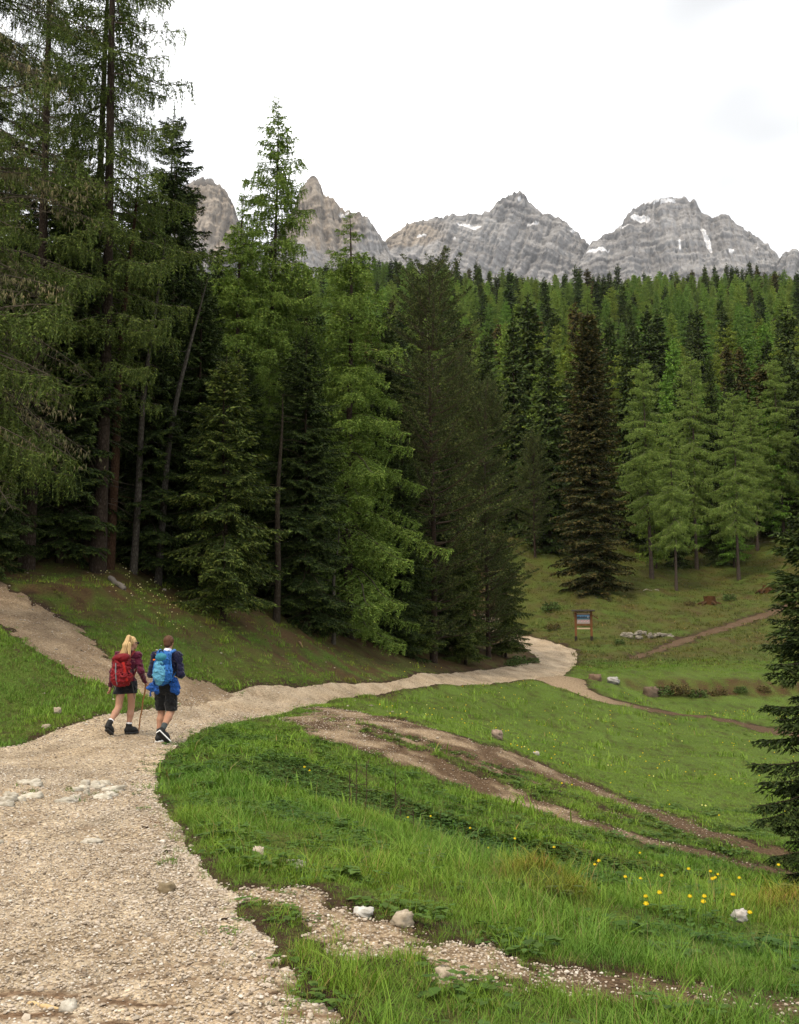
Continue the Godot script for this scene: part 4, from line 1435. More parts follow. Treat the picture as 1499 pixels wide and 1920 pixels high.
func mountain(p: Dictionary) -> void:
	var line: Array = p.line
	var dist: float = p.dist
	var ta: float = line[0][0]
	var tb: float = line[-1][0]
	var cols := int((tb - ta) * 1844.0 / 1.7)
	var rows := 130
	var crag := FastNoiseLite.new()
	crag.seed = p.seed
	crag.frequency = 1.0
	crag.fractal_type = FastNoiseLite.FRACTAL_RIDGED
	crag.fractal_octaves = 5
	var strata := FastNoiseLite.new()
	strata.seed = p.seed + 1
	strata.frequency = 1.0
	strata.fractal_octaves = 4
	var pos := PackedVector3Array()
	var col := PackedColorArray()
	var foot := 0.33 * dist
	for i in rows:
		# rows run from the foot in front, up to the crest, then down behind
		var s := i / float(rows - 14)
		for j in cols:
			var t := lerpf(ta, tb, j / float(cols - 1))
			var x := t * dist
			var top := skyline(line, t) * dist + 1.6
			top += 4.0 * crag.get_noise_2d(x * 0.02, 3.0) + 6.0 * strata.get_noise_2d(x * 0.06, 9.0)
			var y: float
			var back: float
			if s <= 1.0:
				y = lerpf(foot, top, s)
				# the face leans back, steep in walls, with ledges and gullies
				back = (top - y) * (0.55 + 0.15 * sin(t * 40.0))
				var g := crag.get_noise_3d((x - y * float(p.tilt)) * 0.0045, y * 0.0011, 1.0)
				var g2 := crag.get_noise_3d((x - y * float(p.tilt)) * 0.017, y * 0.004, 5.0)
				var ledge := strata.get_noise_3d(x * 0.004, (y + x * float(p.tilt)) * 0.035, 2.0)
				var fine := strata.get_noise_3d(x * 0.05, y * 0.05, 7.0)
				var g3 := crag.get_noise_3d((x - y * float(p.tilt)) * 0.045, (y + x * float(p.tilt)) * 0.016, 11.0)
				var depth := clampf(1.2 - s, 0.15, 1.0)
				back += (-g * 70.0 * depth - g2 * 24.0 - g3 * 9.0 + ledge * 15.0 + fine * 3.0)
			else:
				y = top - (s - 1.0) * 1500.0
				back = -(s - 1.0) * 1500.0
			var z := dist - back
			pos.append(Vector3(x * (z / dist if s <= 1.0 else 1.0), y, -z))
			var band := strata.get_noise_3d(x * 0.003, (y + x * float(p.tilt)) * 0.05, 4.0)
			var patch := strata.get_noise_3d(x * 0.006, y * 0.006, 8.0)
			var c: Color = Color(0.17, 0.163, 0.158).lerp(Color(0.33, 0.322, 0.315), clampf(0.5 + 1.1 * band + 0.5 * patch, 0.0, 1.0))
			for w in p.get("warm", []):
				var q: float = Vector2((t - w[0]) / w[2], (y / dist - w[1]) / w[3]).length() + 0.5 * patch
				c = c.lerp(Color(c.r * 1.05, c.g * 0.93, c.b * 0.78), smoothstep(1.1, 0.6, q))
			# old snow lying on ledges and in gullies
			for w in p.get("snow", []):
				var dx: float = t - w[0] - w[4] * (y / dist - w[1])
				var q: float = Vector2(dx / w[2], (y / dist - w[1]) / w[3]).length() + 0.55 * fine_of(strata, x, y) + 0.35 * band
				if q < 0.8 and s < 1.02:
					c = Color(0.80, 0.81, 0.83)
			col.append(c)
	setting("mountain", sheet(pos, col, rows, cols, PackedByteArray(), false), M.rock).set_meta("label", p.label)

func fine_of(n: FastNoiseLite, x: float, y: float) -> float:
	return n.get_noise_3d(x * 0.03, y * 0.03, 12.0)

# ---- bodies and soft things: a distance field on a grid, meshed as surface nets
# shapes: {t: "limb", a, b, ra, rb} | {t: "egg", c, r: Vector3, turn: Basis} | {t: "pad", c, h: Vector3, round, turn: Basis}
func limb(a: Vector3, b: Vector3, ra: float, rb: float) -> Dictionary:
	return {"t": 0, "a": a, "b": b, "ra": ra, "rb": rb, "lo": Vector3(minf(a.x - ra, b.x - rb), minf(a.y - ra, b.y - rb), minf(a.z - ra, b.z - rb)), "hi": Vector3(maxf(a.x + ra, b.x + rb), maxf(a.y + ra, b.y + rb), maxf(a.z + ra, b.z + rb))}

func egg(c: Vector3, r: Vector3, turn := Basis.IDENTITY) -> Dictionary:
	var m := maxf(r.x, maxf(r.y, r.z))
	var e := Vector3(m, m, m) if turn != Basis.IDENTITY else r
	return {"t": 1, "c": c, "r": r, "inv": turn.inverse(), "lo": c - e, "hi": c + e}

func pad(c: Vector3, h: Vector3, rnd: float, turn := Basis.IDENTITY) -> Dictionary:
	var e := h
	if turn != Basis.IDENTITY:
		e = Vector3.ONE * h.length()
	return {"t": 2, "c": c, "h": h - Vector3.ONE * rnd, "rnd": rnd, "inv": turn.inverse(), "lo": c - e, "hi": c + e}

func dist_to(s: Dictionary, p: Vector3) -> float:
	match int(s.t):
		0:
			var ab: Vector3 = s.b - s.a
			var t := clampf((p - s.a).dot(ab) / maxf(ab.length_squared(), 1e-9), 0.0, 1.0)
			return p.distance_to(s.a + ab * t) - lerpf(s.ra, s.rb, t)
		1:
			var q: Vector3 = s.inv * (p - s.c)
			var k0: float = (q / s.r).length()
			var k1: float = (q / (s.r * s.r)).length()
			return k0 * (k0 - 1.0) / maxf(k1, 1e-6)
		_:
			var q: Vector3 = (s.inv * (p - s.c)).abs() - s.h
			return Vector3(maxf(q.x, 0), maxf(q.y, 0), maxf(q.z, 0)).length() + minf(maxf(q.x, maxf(q.y, q.z)), 0.0) - s.rnd

# adds the joined surface of the shapes to the mesh in hand; cuts: planes [point, outward normal] that trim it; paint: position -> colour
func net(shapes: Array, cell: float, soft: float, paint: Variant, cuts: Array = [], folds := 0.0) -> void:
	var lo := Vector3.ONE * 1e9
	var hi := -lo
	for s in shapes:
		lo = lo.min(s.lo)
		hi = hi.max(s.hi)
	lo -= Vector3.ONE * cell * 3.0
	hi += Vector3.ONE * cell * 3.0
	var n := Vector3i(((hi - lo) / cell).ceil()) + Vector3i.ONE
	var nx := n.x
	var nxy := n.x * n.y
	var v := PackedFloat32Array()
	v.resize(nxy * n.z)
	v.fill(0.3)
	for s in shapes:
		var m: Vector3 = Vector3.ONE * (soft + cell * 2.0)
		var a := Vector3i(((s.lo - m - lo) / cell).floor()).clamp(Vector3i.ZERO, n - Vector3i.ONE)
		var b := Vector3i(((s.hi + m - lo) / cell).ceil()).clamp(Vector3i.ZERO, n - Vector3i.ONE)
		for z in range(a.z, b.z + 1):
			for y in range(a.y, b.y + 1):
				for x in range(a.x, b.x + 1):
					var k := z * nxy + y * nx + x
					var d := dist_to(s, lo + Vector3(x, y, z) * cell)
					var o := v[k]
					var h := maxf(soft - absf(d - o), 0.0) / maxf(soft, 1e-6)
					v[k] = minf(d, o) - h * h * soft * 0.25
	if folds > 0.0:
		# creases in cloth
		for z in n.z:
			for y in n.y:
				for x in n.x:
					var k := z * nxy + y * nx + x
					if absf(v[k]) < cell * 3.0:
						var q := lo + Vector3(x, y, z) * cell
						v[k] += folds * (n1.get_noise_3d(q.x * 5.0 + q.y * 3.0, q.y * 9.0, q.z * 5.0) + 0.6 * n2.get_noise_3d(q.x * 14.0, q.y * 16.0 + q.x * 8.0, q.z * 14.0))
	for c in cuts:
		for z in n.z:
			for y in n.y:
				for x in n.x:
					var k := z * nxy + y * nx + x
					if v[k] < cell * 3.0:
						v[k] = maxf(v[k], (lo + Vector3(x, y, z) * cell - c[0]).dot(c[1]))
	var at := PackedInt32Array()
	at.resize(v.size())
	at.fill(-1)
	var cor := [0, 1, nx, nx + 1, nxy, nxy + 1, nxy + nx, nxy + nx + 1]
	var off := [Vector3(0, 0, 0), Vector3(1, 0, 0), Vector3(0, 1, 0), Vector3(1, 1, 0), Vector3(0, 0, 1), Vector3(1, 0, 1), Vector3(0, 1, 1), Vector3(1, 1, 1)]
	var edges := [[0, 1], [2, 3], [4, 5], [6, 7], [0, 2], [1, 3], [4, 6], [5, 7], [0, 4], [1, 5], [2, 6], [3, 7]]
	for z in n.z - 1:
		for y in n.y - 1:
			for x in n.x - 1:
				var k := z * nxy + y * nx + x
				var f := v[k]
				if f > cell * 2.0 or f < -cell * 2.0:
					continue
				var neg := 0
				for c in 8:
					if v[k + cor[c]] < 0.0:
						neg += 1
				if neg == 0 or neg == 8:
					continue
				var sum := Vector3.ZERO
				var cnt := 0
				for e in edges:
					var p := v[k + cor[e[0]]]
					var q := v[k + cor[e[1]]]
					if (p < 0.0) != (q < 0.0):
						sum += off[e[0]].lerp(off[e[1]], p / (p - q))
						cnt += 1
				var g := Vector3(v[k + 1] + v[k + nx + 1] + v[k + nxy + 1] + v[k + nxy + nx + 1] - v[k] - v[k + nx] - v[k + nxy] - v[k + nxy + nx],
					v[k + nx] + v[k + nx + 1] + v[k + nxy + nx] + v[k + nxy + nx + 1] - v[k] - v[k + 1] - v[k + nxy] - v[k + nxy + 1],
					v[k + nxy] + v[k + nxy + 1] + v[k + nxy + nx] + v[k + nxy + nx + 1] - v[k] - v[k + 1] - v[k + nx] - v[k + nx + 1]).normalized()
				at[k] = bp.size()
				var pos := lo + (Vector3(x, y, z) + sum / cnt) * cell
				bp.append(pos)
				bn.append(g)
				bc.append(paint if paint is Color else paint.call(pos))
	for z in range(1, n.z - 1):
		for y in range(1, n.y - 1):
			for x in range(1, n.x - 1):
				var k := z * nxy + y * nx + x
				var p := v[k]
				if absf(p) > cell * 2.0:
					continue
				for ax in 3:
					var stp: int = [1, nx, nxy][ax]
					var q := v[k + stp]
					if (p < 0.0) == (q < 0.0):
						continue
					var u: int = [nx, nxy, 1][ax]
					var w: int = [nxy, 1, nx][ax]
					var a := at[k - u - w]
					var b := at[k - w]
					var c := at[k]
					var d := at[k - u]
					if a < 0 or b < 0 or c < 0 or d < 0:
						continue
					if p < 0.0:
						bi.append_array([a, c, b, a, d, c])
					else:
						bi.append_array([a, b, c, a, c, d])

# five fingers and a palm; frame: x across the palm towards the thumb, -y along the fingers, z out of the palm's back; curl in radians
func hand(at: Vector3, frame: Basis, curl: float, skin: Color) -> void:
	var s := []
	s.append(limb(at + frame * Vector3(0, 0.01, 0), at + frame * Vector3(0.018, -0.075, 0), 0.026, 0.017))
	s.append(limb(at + frame * Vector3(0, 0.01, 0), at + frame * Vector3(-0.022, -0.070, 0), 0.026, 0.016))
	for f in 4:
		var x := 0.027 - 0.0185 * f
		var l: float = [0.070, 0.080, 0.074, 0.058][f]
		var q := at + frame * Vector3(x, -0.078 + 0.004 * absf(f - 1.0), 0)
		var a := curl * (0.8 + 0.12 * f)
		var dir := 0.35 * a
		for seg in 3:
			var d := frame * Vector3(0, -cos(dir), -sin(dir))
			var e: Vector3 = q + d * l * [0.45, 0.32, 0.23][seg]
			s.append(limb(q, e, 0.0092 - 0.0009 * seg, 0.0086 - 0.0011 * seg))
			q = e
			dir += a * 0.8
	var th := at + frame * Vector3(0.022, -0.018, -0.006)
	var t1 := th + frame * Vector3(0.024, -0.032, -0.014)
	var t2 := t1 + frame * Vector3(0.006 - 0.012 * curl, -0.028, -0.012 - 0.006 * curl)
	s.append(limb(th, t1, 0.0125, 0.0105))
	s.append(limb(t1, t2, 0.0100, 0.0082))
	net(s, 0.004, 0.006, skin)

# head with face; c: centre, turn: which way it looks (-z is ahead)
func head(c: Vector3, turn: Basis, skin: Color) -> void:
	var s := []
	var P := func(x: float, y: float, z: float) -> Vector3: return c + turn * Vector3(x, y, z)
	s.append(egg(P.call(0, 0.025, 0.012), Vector3(0.072, 0.088, 0.090), turn))
	s.append(egg(P.call(0, -0.035, -0.022), Vector3(0.056, 0.072, 0.066), turn))
	s.append(limb(P.call(0, -0.085, -0.060), P.call(0, -0.090, -0.064), 0.022, 0.020))
	s.append(limb(P.call(0, 0.005, -0.084), P.call(0, -0.028, -0.102), 0.008, 0.013))
	s.append(limb(P.call(-0.03, 0.016, -0.076), P.call(0.03, 0.016, -0.076), 0.012, 0.012))
	s.append(limb(P.call(-0.016, -0.058, -0.080), P.call(0.016, -0.058, -0.080), 0.008, 0.008))
	for e in [-1.0, 1.0]:
		s.append(egg(P.call(e * 0.074, -0.010, 0.010), Vector3(0.010, 0.030, 0.018), turn))
	var inv := turn.inverse()
	net(s, 0.006, 0.010, func(p: Vector3) -> Color:
		var q := inv * (p - c)
		if q.z < -0.06 and absf(absf(q.x) - 0.028) < 0.013 and absf(q.y - 0.0) < 0.007:
			return Color(0.05, 0.035, 0.03) if absf(absf(q.x) - 0.028) < 0.005 else Color(0.6, 0.58, 0.55)
		if q.z < -0.07 and absf(q.x) < 0.022 and absf(q.y + 0.058) < 0.008:
			return Color(0.42, 0.16, 0.13)
		return skin)

func cloth(c: Color, rough := 0.85, sheen := 0.3) -> StandardMaterial3D:
	var m := material(rough)
	m.albedo_color = Color.WHITE
	m.rim_enabled = sheen > 0.0
	m.rim = sheen
	m.heightmap_enabled = true
	m.heightmap_scale = 2.2
	m.heightmap_texture = noise_tex(FastNoiseLite.TYPE_SIMPLEX_SMOOTH, 0.012, 3, Color.BLACK, Color.WHITE, 71, 256)
	m.uv1_triplanar = true
	m.uv1_scale = Vector3(2.2, 1.4, 2.2)
	return m

func part(called: String, m: Material, parent: Node3D) -> MeshInstance3D:
	return obj(called, baked(), m, parent)

func path_v(x: float, d: float) -> Vector3:
	return Vector3(x, ground_y(x, d) + 0.022, -d)

func build_people() -> void:
	rng.seed = 606
	var skin_m := material(0.6)
	skin_m.subsurf_scatter_enabled = true
	skin_m.subsurf_scatter_strength = 0.1
	M.cloth = cloth(Color.WHITE)
	M.nylon = cloth(Color.WHITE, 0.55, 0.1)
	M.leather = plain(Color.WHITE, 0.6)
	M.leather.vertex_color_use_as_albedo = true
	M.hair = material(0.5)
	woman(skin_m)
	man(skin_m)

func woman(skin_m: Material) -> void:
	var at := path_v(-4.78, 17.5)
	var o := thing("person", "walker in a maroon top and black shorts with a red backpack and blond ponytail", "person", at)
	var skin := Color(0.36, 0.20, 0.135)
	var hipc := Vector3(-0.01, 0.86, 0.0)
	var lh := Vector3(-0.095, 0.83, 0.0)
	var rh := Vector3(0.078, 0.83, -0.01)
	var lk := Vector3(-0.125, 0.47, 0.02)
	var rk := Vector3(0.062, 0.475, -0.11)
	var la := Vector3(-0.200, 0.205, 0.30)
	var ra := Vector3(0.030, 0.115, -0.10)
	var lsh := Vector3(-0.165, 1.36, 0.02)
	var rsh := Vector3(0.175, 1.36, 0.0)
	var le := Vector3(-0.245, 1.08, 0.05)
	var re := Vector3(0.245, 1.09, 0.04)
	var lw := Vector3(-0.295, 0.845, -0.04)
	var rw := Vector3(0.258, 0.915, -0.20)
	var chest := Vector3(0.005, 1.22, 0.0)
	var neck := Vector3(0.03, 1.43, 0.0)
	var hd := Vector3(0.062, 1.575, -0.02)
	fresh()
	var b := [limb(hipc + Vector3(-0.05, 0.02, 0), hipc + Vector3(0.05, 0.02, 0), 0.115, 0.115), limb(hipc, chest, 0.112, 0.115), limb(chest + Vector3(-0.06, 0.03, 0), chest + Vector3(0.06, 0.03, 0), 0.10, 0.10), limb(lsh, rsh, 0.055, 0.055), limb(neck - Vector3(0, 0.06, 0), hd - Vector3(0.005, 0.05, 0), 0.052, 0.048),
		limb(lh, lk, 0.088, 0.056), limb(rh, rk, 0.088, 0.056), limb(lk, lk.lerp(la, 0.35), 0.054, 0.056), limb(lk.lerp(la, 0.35), la, 0.056, 0.036), limb(rk, rk.lerp(ra, 0.35), 0.054, 0.056), limb(rk.lerp(ra, 0.35), ra, 0.056, 0.036),
		limb(lsh, le, 0.045, 0.036), limb(le, lw, 0.036, 0.025), limb(rsh, re, 0.045, 0.036), limb(re, rw, 0.036, 0.025),
		limb(la, la + Vector3(0.03, -0.12, -0.01), 0.032, 0.026), limb(ra, ra + Vector3(0.08, -0.075, -0.06), 0.034, 0.025)]
	net(b, 0.012, 0.03, skin)
	hand(lw + Vector3(-0.004, -0.012, -0.006), Basis(Vector3(0, 1, 0), 1.4) * Basis(Vector3(1, 0, 0), 0.1), 0.6, skin)
	hand(rw + Vector3(0.0, -0.004, -0.02), Basis(Vector3(1, 0, 0), 0.9) * Basis(Vector3(0, 1, 0), -1.3), 1.5, skin)
	var look := Basis(Vector3.UP, -0.75)
	head(hd, look, skin)
	part("body", skin_m, o)
	# top
	fresh()
	var maroon := Color(0.075, 0.009, 0.026)
	net([limb(hipc + Vector3(-0.05, 0.03, 0), hipc + Vector3(0.05, 0.03, 0), 0.128, 0.128), limb(hipc + Vector3(0, 0.06, 0), chest, 0.128, 0.132), limb(chest + Vector3(-0.06, 0.03, 0), chest + Vector3(0.06, 0.03, 0), 0.118, 0.118), limb(lsh, rsh, 0.070, 0.070), limb(neck - Vector3(0, 0.06, 0), neck, 0.07, 0.058),
		limb(lsh, le, 0.066, 0.054), limb(le, lw, 0.054, 0.040), limb(rsh, re, 0.066, 0.054), limb(re, rw, 0.054, 0.040)], 0.012, 0.03, maroon, [[neck + Vector3(0, 0.035, 0), Vector3.UP]], 0.022)
	part("long_sleeved_top", M.cloth, o)
	fresh()
	net([limb(hipc + Vector3(-0.05, 0.0, 0), hipc + Vector3(0.05, 0.0, 0), 0.140, 0.140), limb(lh, lh.lerp(lk, 0.42), 0.104, 0.108), limb(rh, rh.lerp(rk, 0.42), 0.104, 0.108)], 0.011, 0.03, Color(0.010, 0.010, 0.012), [[Vector3(0, 0.70, 0), Vector3(0.05, -1, 0).normalized()], [Vector3(0, 0.93, 0), Vector3.UP]], 0.014)
	part("shorts", M.cloth, o)
	for s in 2:
		var k: Vector3 = lk if s == 0 else rk
		var a: Vector3 = la if s == 0 else ra
		var up := (k - a).normalized()
		fresh()
		net([limb(a + up * 0.02, a + up * 0.095, 0.043, 0.046)], 0.007, 0.01, Color(0.72, 0.72, 0.74), [[a + up * 0.09, up]])
		part("sock", M.cloth, o)
		# ankle boot; the trailing one stands on its toe
		fresh()
		var toe := Vector3(0.055, -0.165, -0.03) if s == 0 else Vector3(0.130, -0.075, -0.115)
		var heel := Vector3(-0.02, -0.075, 0.055) if s == 0 else Vector3(-0.035, -0.075, 0.035)
		net([limb(a + up * 0.045, a, 0.052, 0.052), limb(a + heel * 0.65, a + toe * 0.6, 0.048, 0.046), limb(a + toe * 0.5, a + toe * 0.86, 0.046, 0.036)], 0.008, 0.03, Color(0.014, 0.014, 0.015), [[a + up * 0.065, up]])
		var bt := part("boot", M.leather, o)
		fresh()
		var ax := (toe - heel).normalized()
		var mid := a + (toe + heel) * 0.5
		var face := (toe - heel).cross(Vector3(1, 0, 0.2)).normalized()
		if face.y > 0.0:
			face = -face
		var turn := Basis(ax.cross(face).normalized(), face, ax).orthonormalized()
		net([pad(mid + face * 0.018, Vector3(0.043, 0.016, (toe - heel).length() * 0.56), 0.014, turn)], 0.006, 0.01, Color(0.03, 0.029, 0.028))
		obj("sole", baked(), M.leather, bt)
	# hair: cap, ponytail falling to her left
	fresh()
	var blond := func(p: Vector3) -> Color:
		return Color(0.32, 0.20, 0.085).lerp(Color(0.54, 0.38, 0.19), 0.5 + 0.5 * sin(p.x * 260.0 + p.y * 30.0 + p.z * 120.0))
	net([egg(hd + look * Vector3(0, 0.035, 0.022), Vector3(0.084, 0.092, 0.094), look)], 0.007, 0.01, blond, [[hd + look * Vector3(0, 0.0, -0.05), look * Vector3(0, -0.35, -0.94)]])
	var tie := hd + Vector3(-0.035, 0.085, 0.085)
	net([limb(tie, tie + Vector3(0, 0.02, 0.03), 0.028, 0.036), limb(tie + Vector3(0, 0.02, 0.03), tie + Vector3(-0.03, -0.12, 0.09), 0.040, 0.055), limb(tie + Vector3(-0.03, -0.12, 0.09), tie + Vector3(-0.05, -0.26, 0.10), 0.056, 0.044), limb(tie + Vector3(0.03, -0.1, 0.08), tie + Vector3(0.045, -0.31, 0.12), 0.035, 0.022), limb(tie + Vector3(-0.07, -0.2, 0.09), tie + Vector3(-0.13, -0.29, 0.09), 0.032, 0.015)], 0.007, 0.02, blond)
	part("hair", M.hair, o)
	fresh()
	net([limb(hd + look * Vector3(0.074, 0.012, 0.0), hd + look * Vector3(0.076, 0.012, -0.07), 0.006, 0.006), egg(hd + look * Vector3(0.042, 0.006, -0.095), Vector3(0.034, 0.024, 0.012), look), egg(hd + look * Vector3(-0.042, 0.006, -0.095), Vector3(0.034, 0.024, 0.012), look), limb(hd + look * Vector3(-0.02, 0.012, -0.104), hd + look * Vector3(0.02, 0.012, -0.104), 0.005, 0.005)], 0.005, 0.004, Color(0.012, 0.012, 0.014))
	part("sunglasses", M.leather, o)
	# red backpack
	var pk := thing("backpack", "red backpack with a grey strap on the walker with the ponytail", "backpack", at)
	fresh()
	var lean := Basis(Vector3(1, 0, 0), -0.08) * Basis(Vector3(0, 0, 1), 0.03)
	var red := Color(0.17, 0.008, 0.012)
	var pc := Vector3(-0.045, 1.11, 0.225)
	net([egg(pc + Vector3(0.0, -0.11, 0.01), Vector3(0.185, 0.17, 0.135), lean), pad(pc + Vector3(0, 0.03, -0.02), Vector3(0.135, 0.23, 0.075), 0.07, lean), egg(pc + Vector3(-0.01, 0.10, 0.0), Vector3(0.15, 0.17, 0.115), lean), egg(pc + Vector3(0.10, -0.12, -0.01), Vector3(0.085, 0.13, 0.09))], 0.010, 0.05, red, [], 0.026)
	part("main_bag", M.nylon, pk)
	fresh()
	net([egg(pc + Vector3(-0.01, 0.215, 0.01), Vector3(0.160, 0.075, 0.125), Basis(Vector3(0, 0, 1), 0.20)), egg(pc + Vector3(0.05, 0.19, 0.03), Vector3(0.10, 0.055, 0.10), Basis(Vector3(0, 0, 1), 0.4))], 0.010, 0.02, Color(0.13, 0.007, 0.010))
	part("lid", M.nylon, pk)
	fresh()
	net([pad(pc + Vector3(0.085, -0.02, 0.085), Vector3(0.030, 0.175, 0.022), 0.018, Basis(Vector3(0, 0, 1), 0.22))], 0.008, 0.01, Color(0.33, 0.018, 0.014))
	part("side_panel", M.nylon, pk)
	fresh()
	tube([pc + Vector3(-0.07, 0.14, 0.105), pc + Vector3(-0.062, 0.0, 0.132), pc + Vector3(-0.045, -0.14, 0.142), pc + Vector3(-0.035, -0.25, 0.09)], [0.011, 0.012, 0.012, 0.010], 5, Color(0.16, 0.16, 0.17))
	part("front_strap", M.nylon, pk)
	fresh()
	for q in [[-0.075, 0.20, 0.07], [-0.035, 0.165, 0.055], [-0.01, 0.205, 0.04]]:
		net([pad(pc + Vector3(q[0], q[1], 0.098), Vector3(q[2] * 0.5, 0.006, 0.006), 0.004, Basis(Vector3(0, 0, 1), 0.55))], 0.005, 0.003, Color(0.62, 0.58, 0.56))
	part("logo_print", M.nylon, pk)
	for s in [-1.0, 1.0]:
		fresh()
		tube([pc + Vector3(s * 0.10, 0.21, -0.10), Vector3(s * 0.115, 1.43, 0.03), Vector3(s * 0.115, 1.36, -0.115), Vector3(s * 0.14, 1.15, -0.13), pc + Vector3(s * 0.16, -0.16, -0.10)], [0.022, 0.028, 0.028, 0.022, 0.014], 6, Color(0.16, 0.012, 0.014))
		part("shoulder_strap", M.nylon, pk)
		fresh()
		tube([pc + Vector3(s * 0.165, 0.02, 0.0), pc + Vector3(s * 0.175, -0.16, 0.01), Vector3(s * 0.165 - 0.02, 0.80, 0.12), Vector3(s * 0.16 - (0.06 if s < 0 else -0.01), 0.62, 0.11)], [0.008, 0.009, 0.008, 0.004], 5, Color(0.06, 0.06, 0.065))
		part("loose_strap", M.nylon, pk)
	# hazel stick in her right hand
	var gv := rw + Vector3(0.004, -0.062, -0.066)
	var foot := Vector3(0.155, -0.01, -0.26)
	var up := (gv - foot).normalized()
	fresh()
	var pts := []
	var rad := []
	for i in 12:
		var t := i / 11.0
		pts.append(foot.lerp(gv + up * 0.05, t) + Vector3(0.006 * sin(t * 17.0), 0, 0.006 * cos(t * 13.0)))
		rad.append(0.0105 + 0.004 * t + 0.0015 * sin(t * 40.0))
	tube(pts, rad, 7, Color(0.26, 0.125, 0.05), 0.08)
	var stick := thing("walking_stick", "brown wooden walking stick in the ponytailed walker's right hand", "stick", at)
	part("shaft", M.bark_plain, stick)

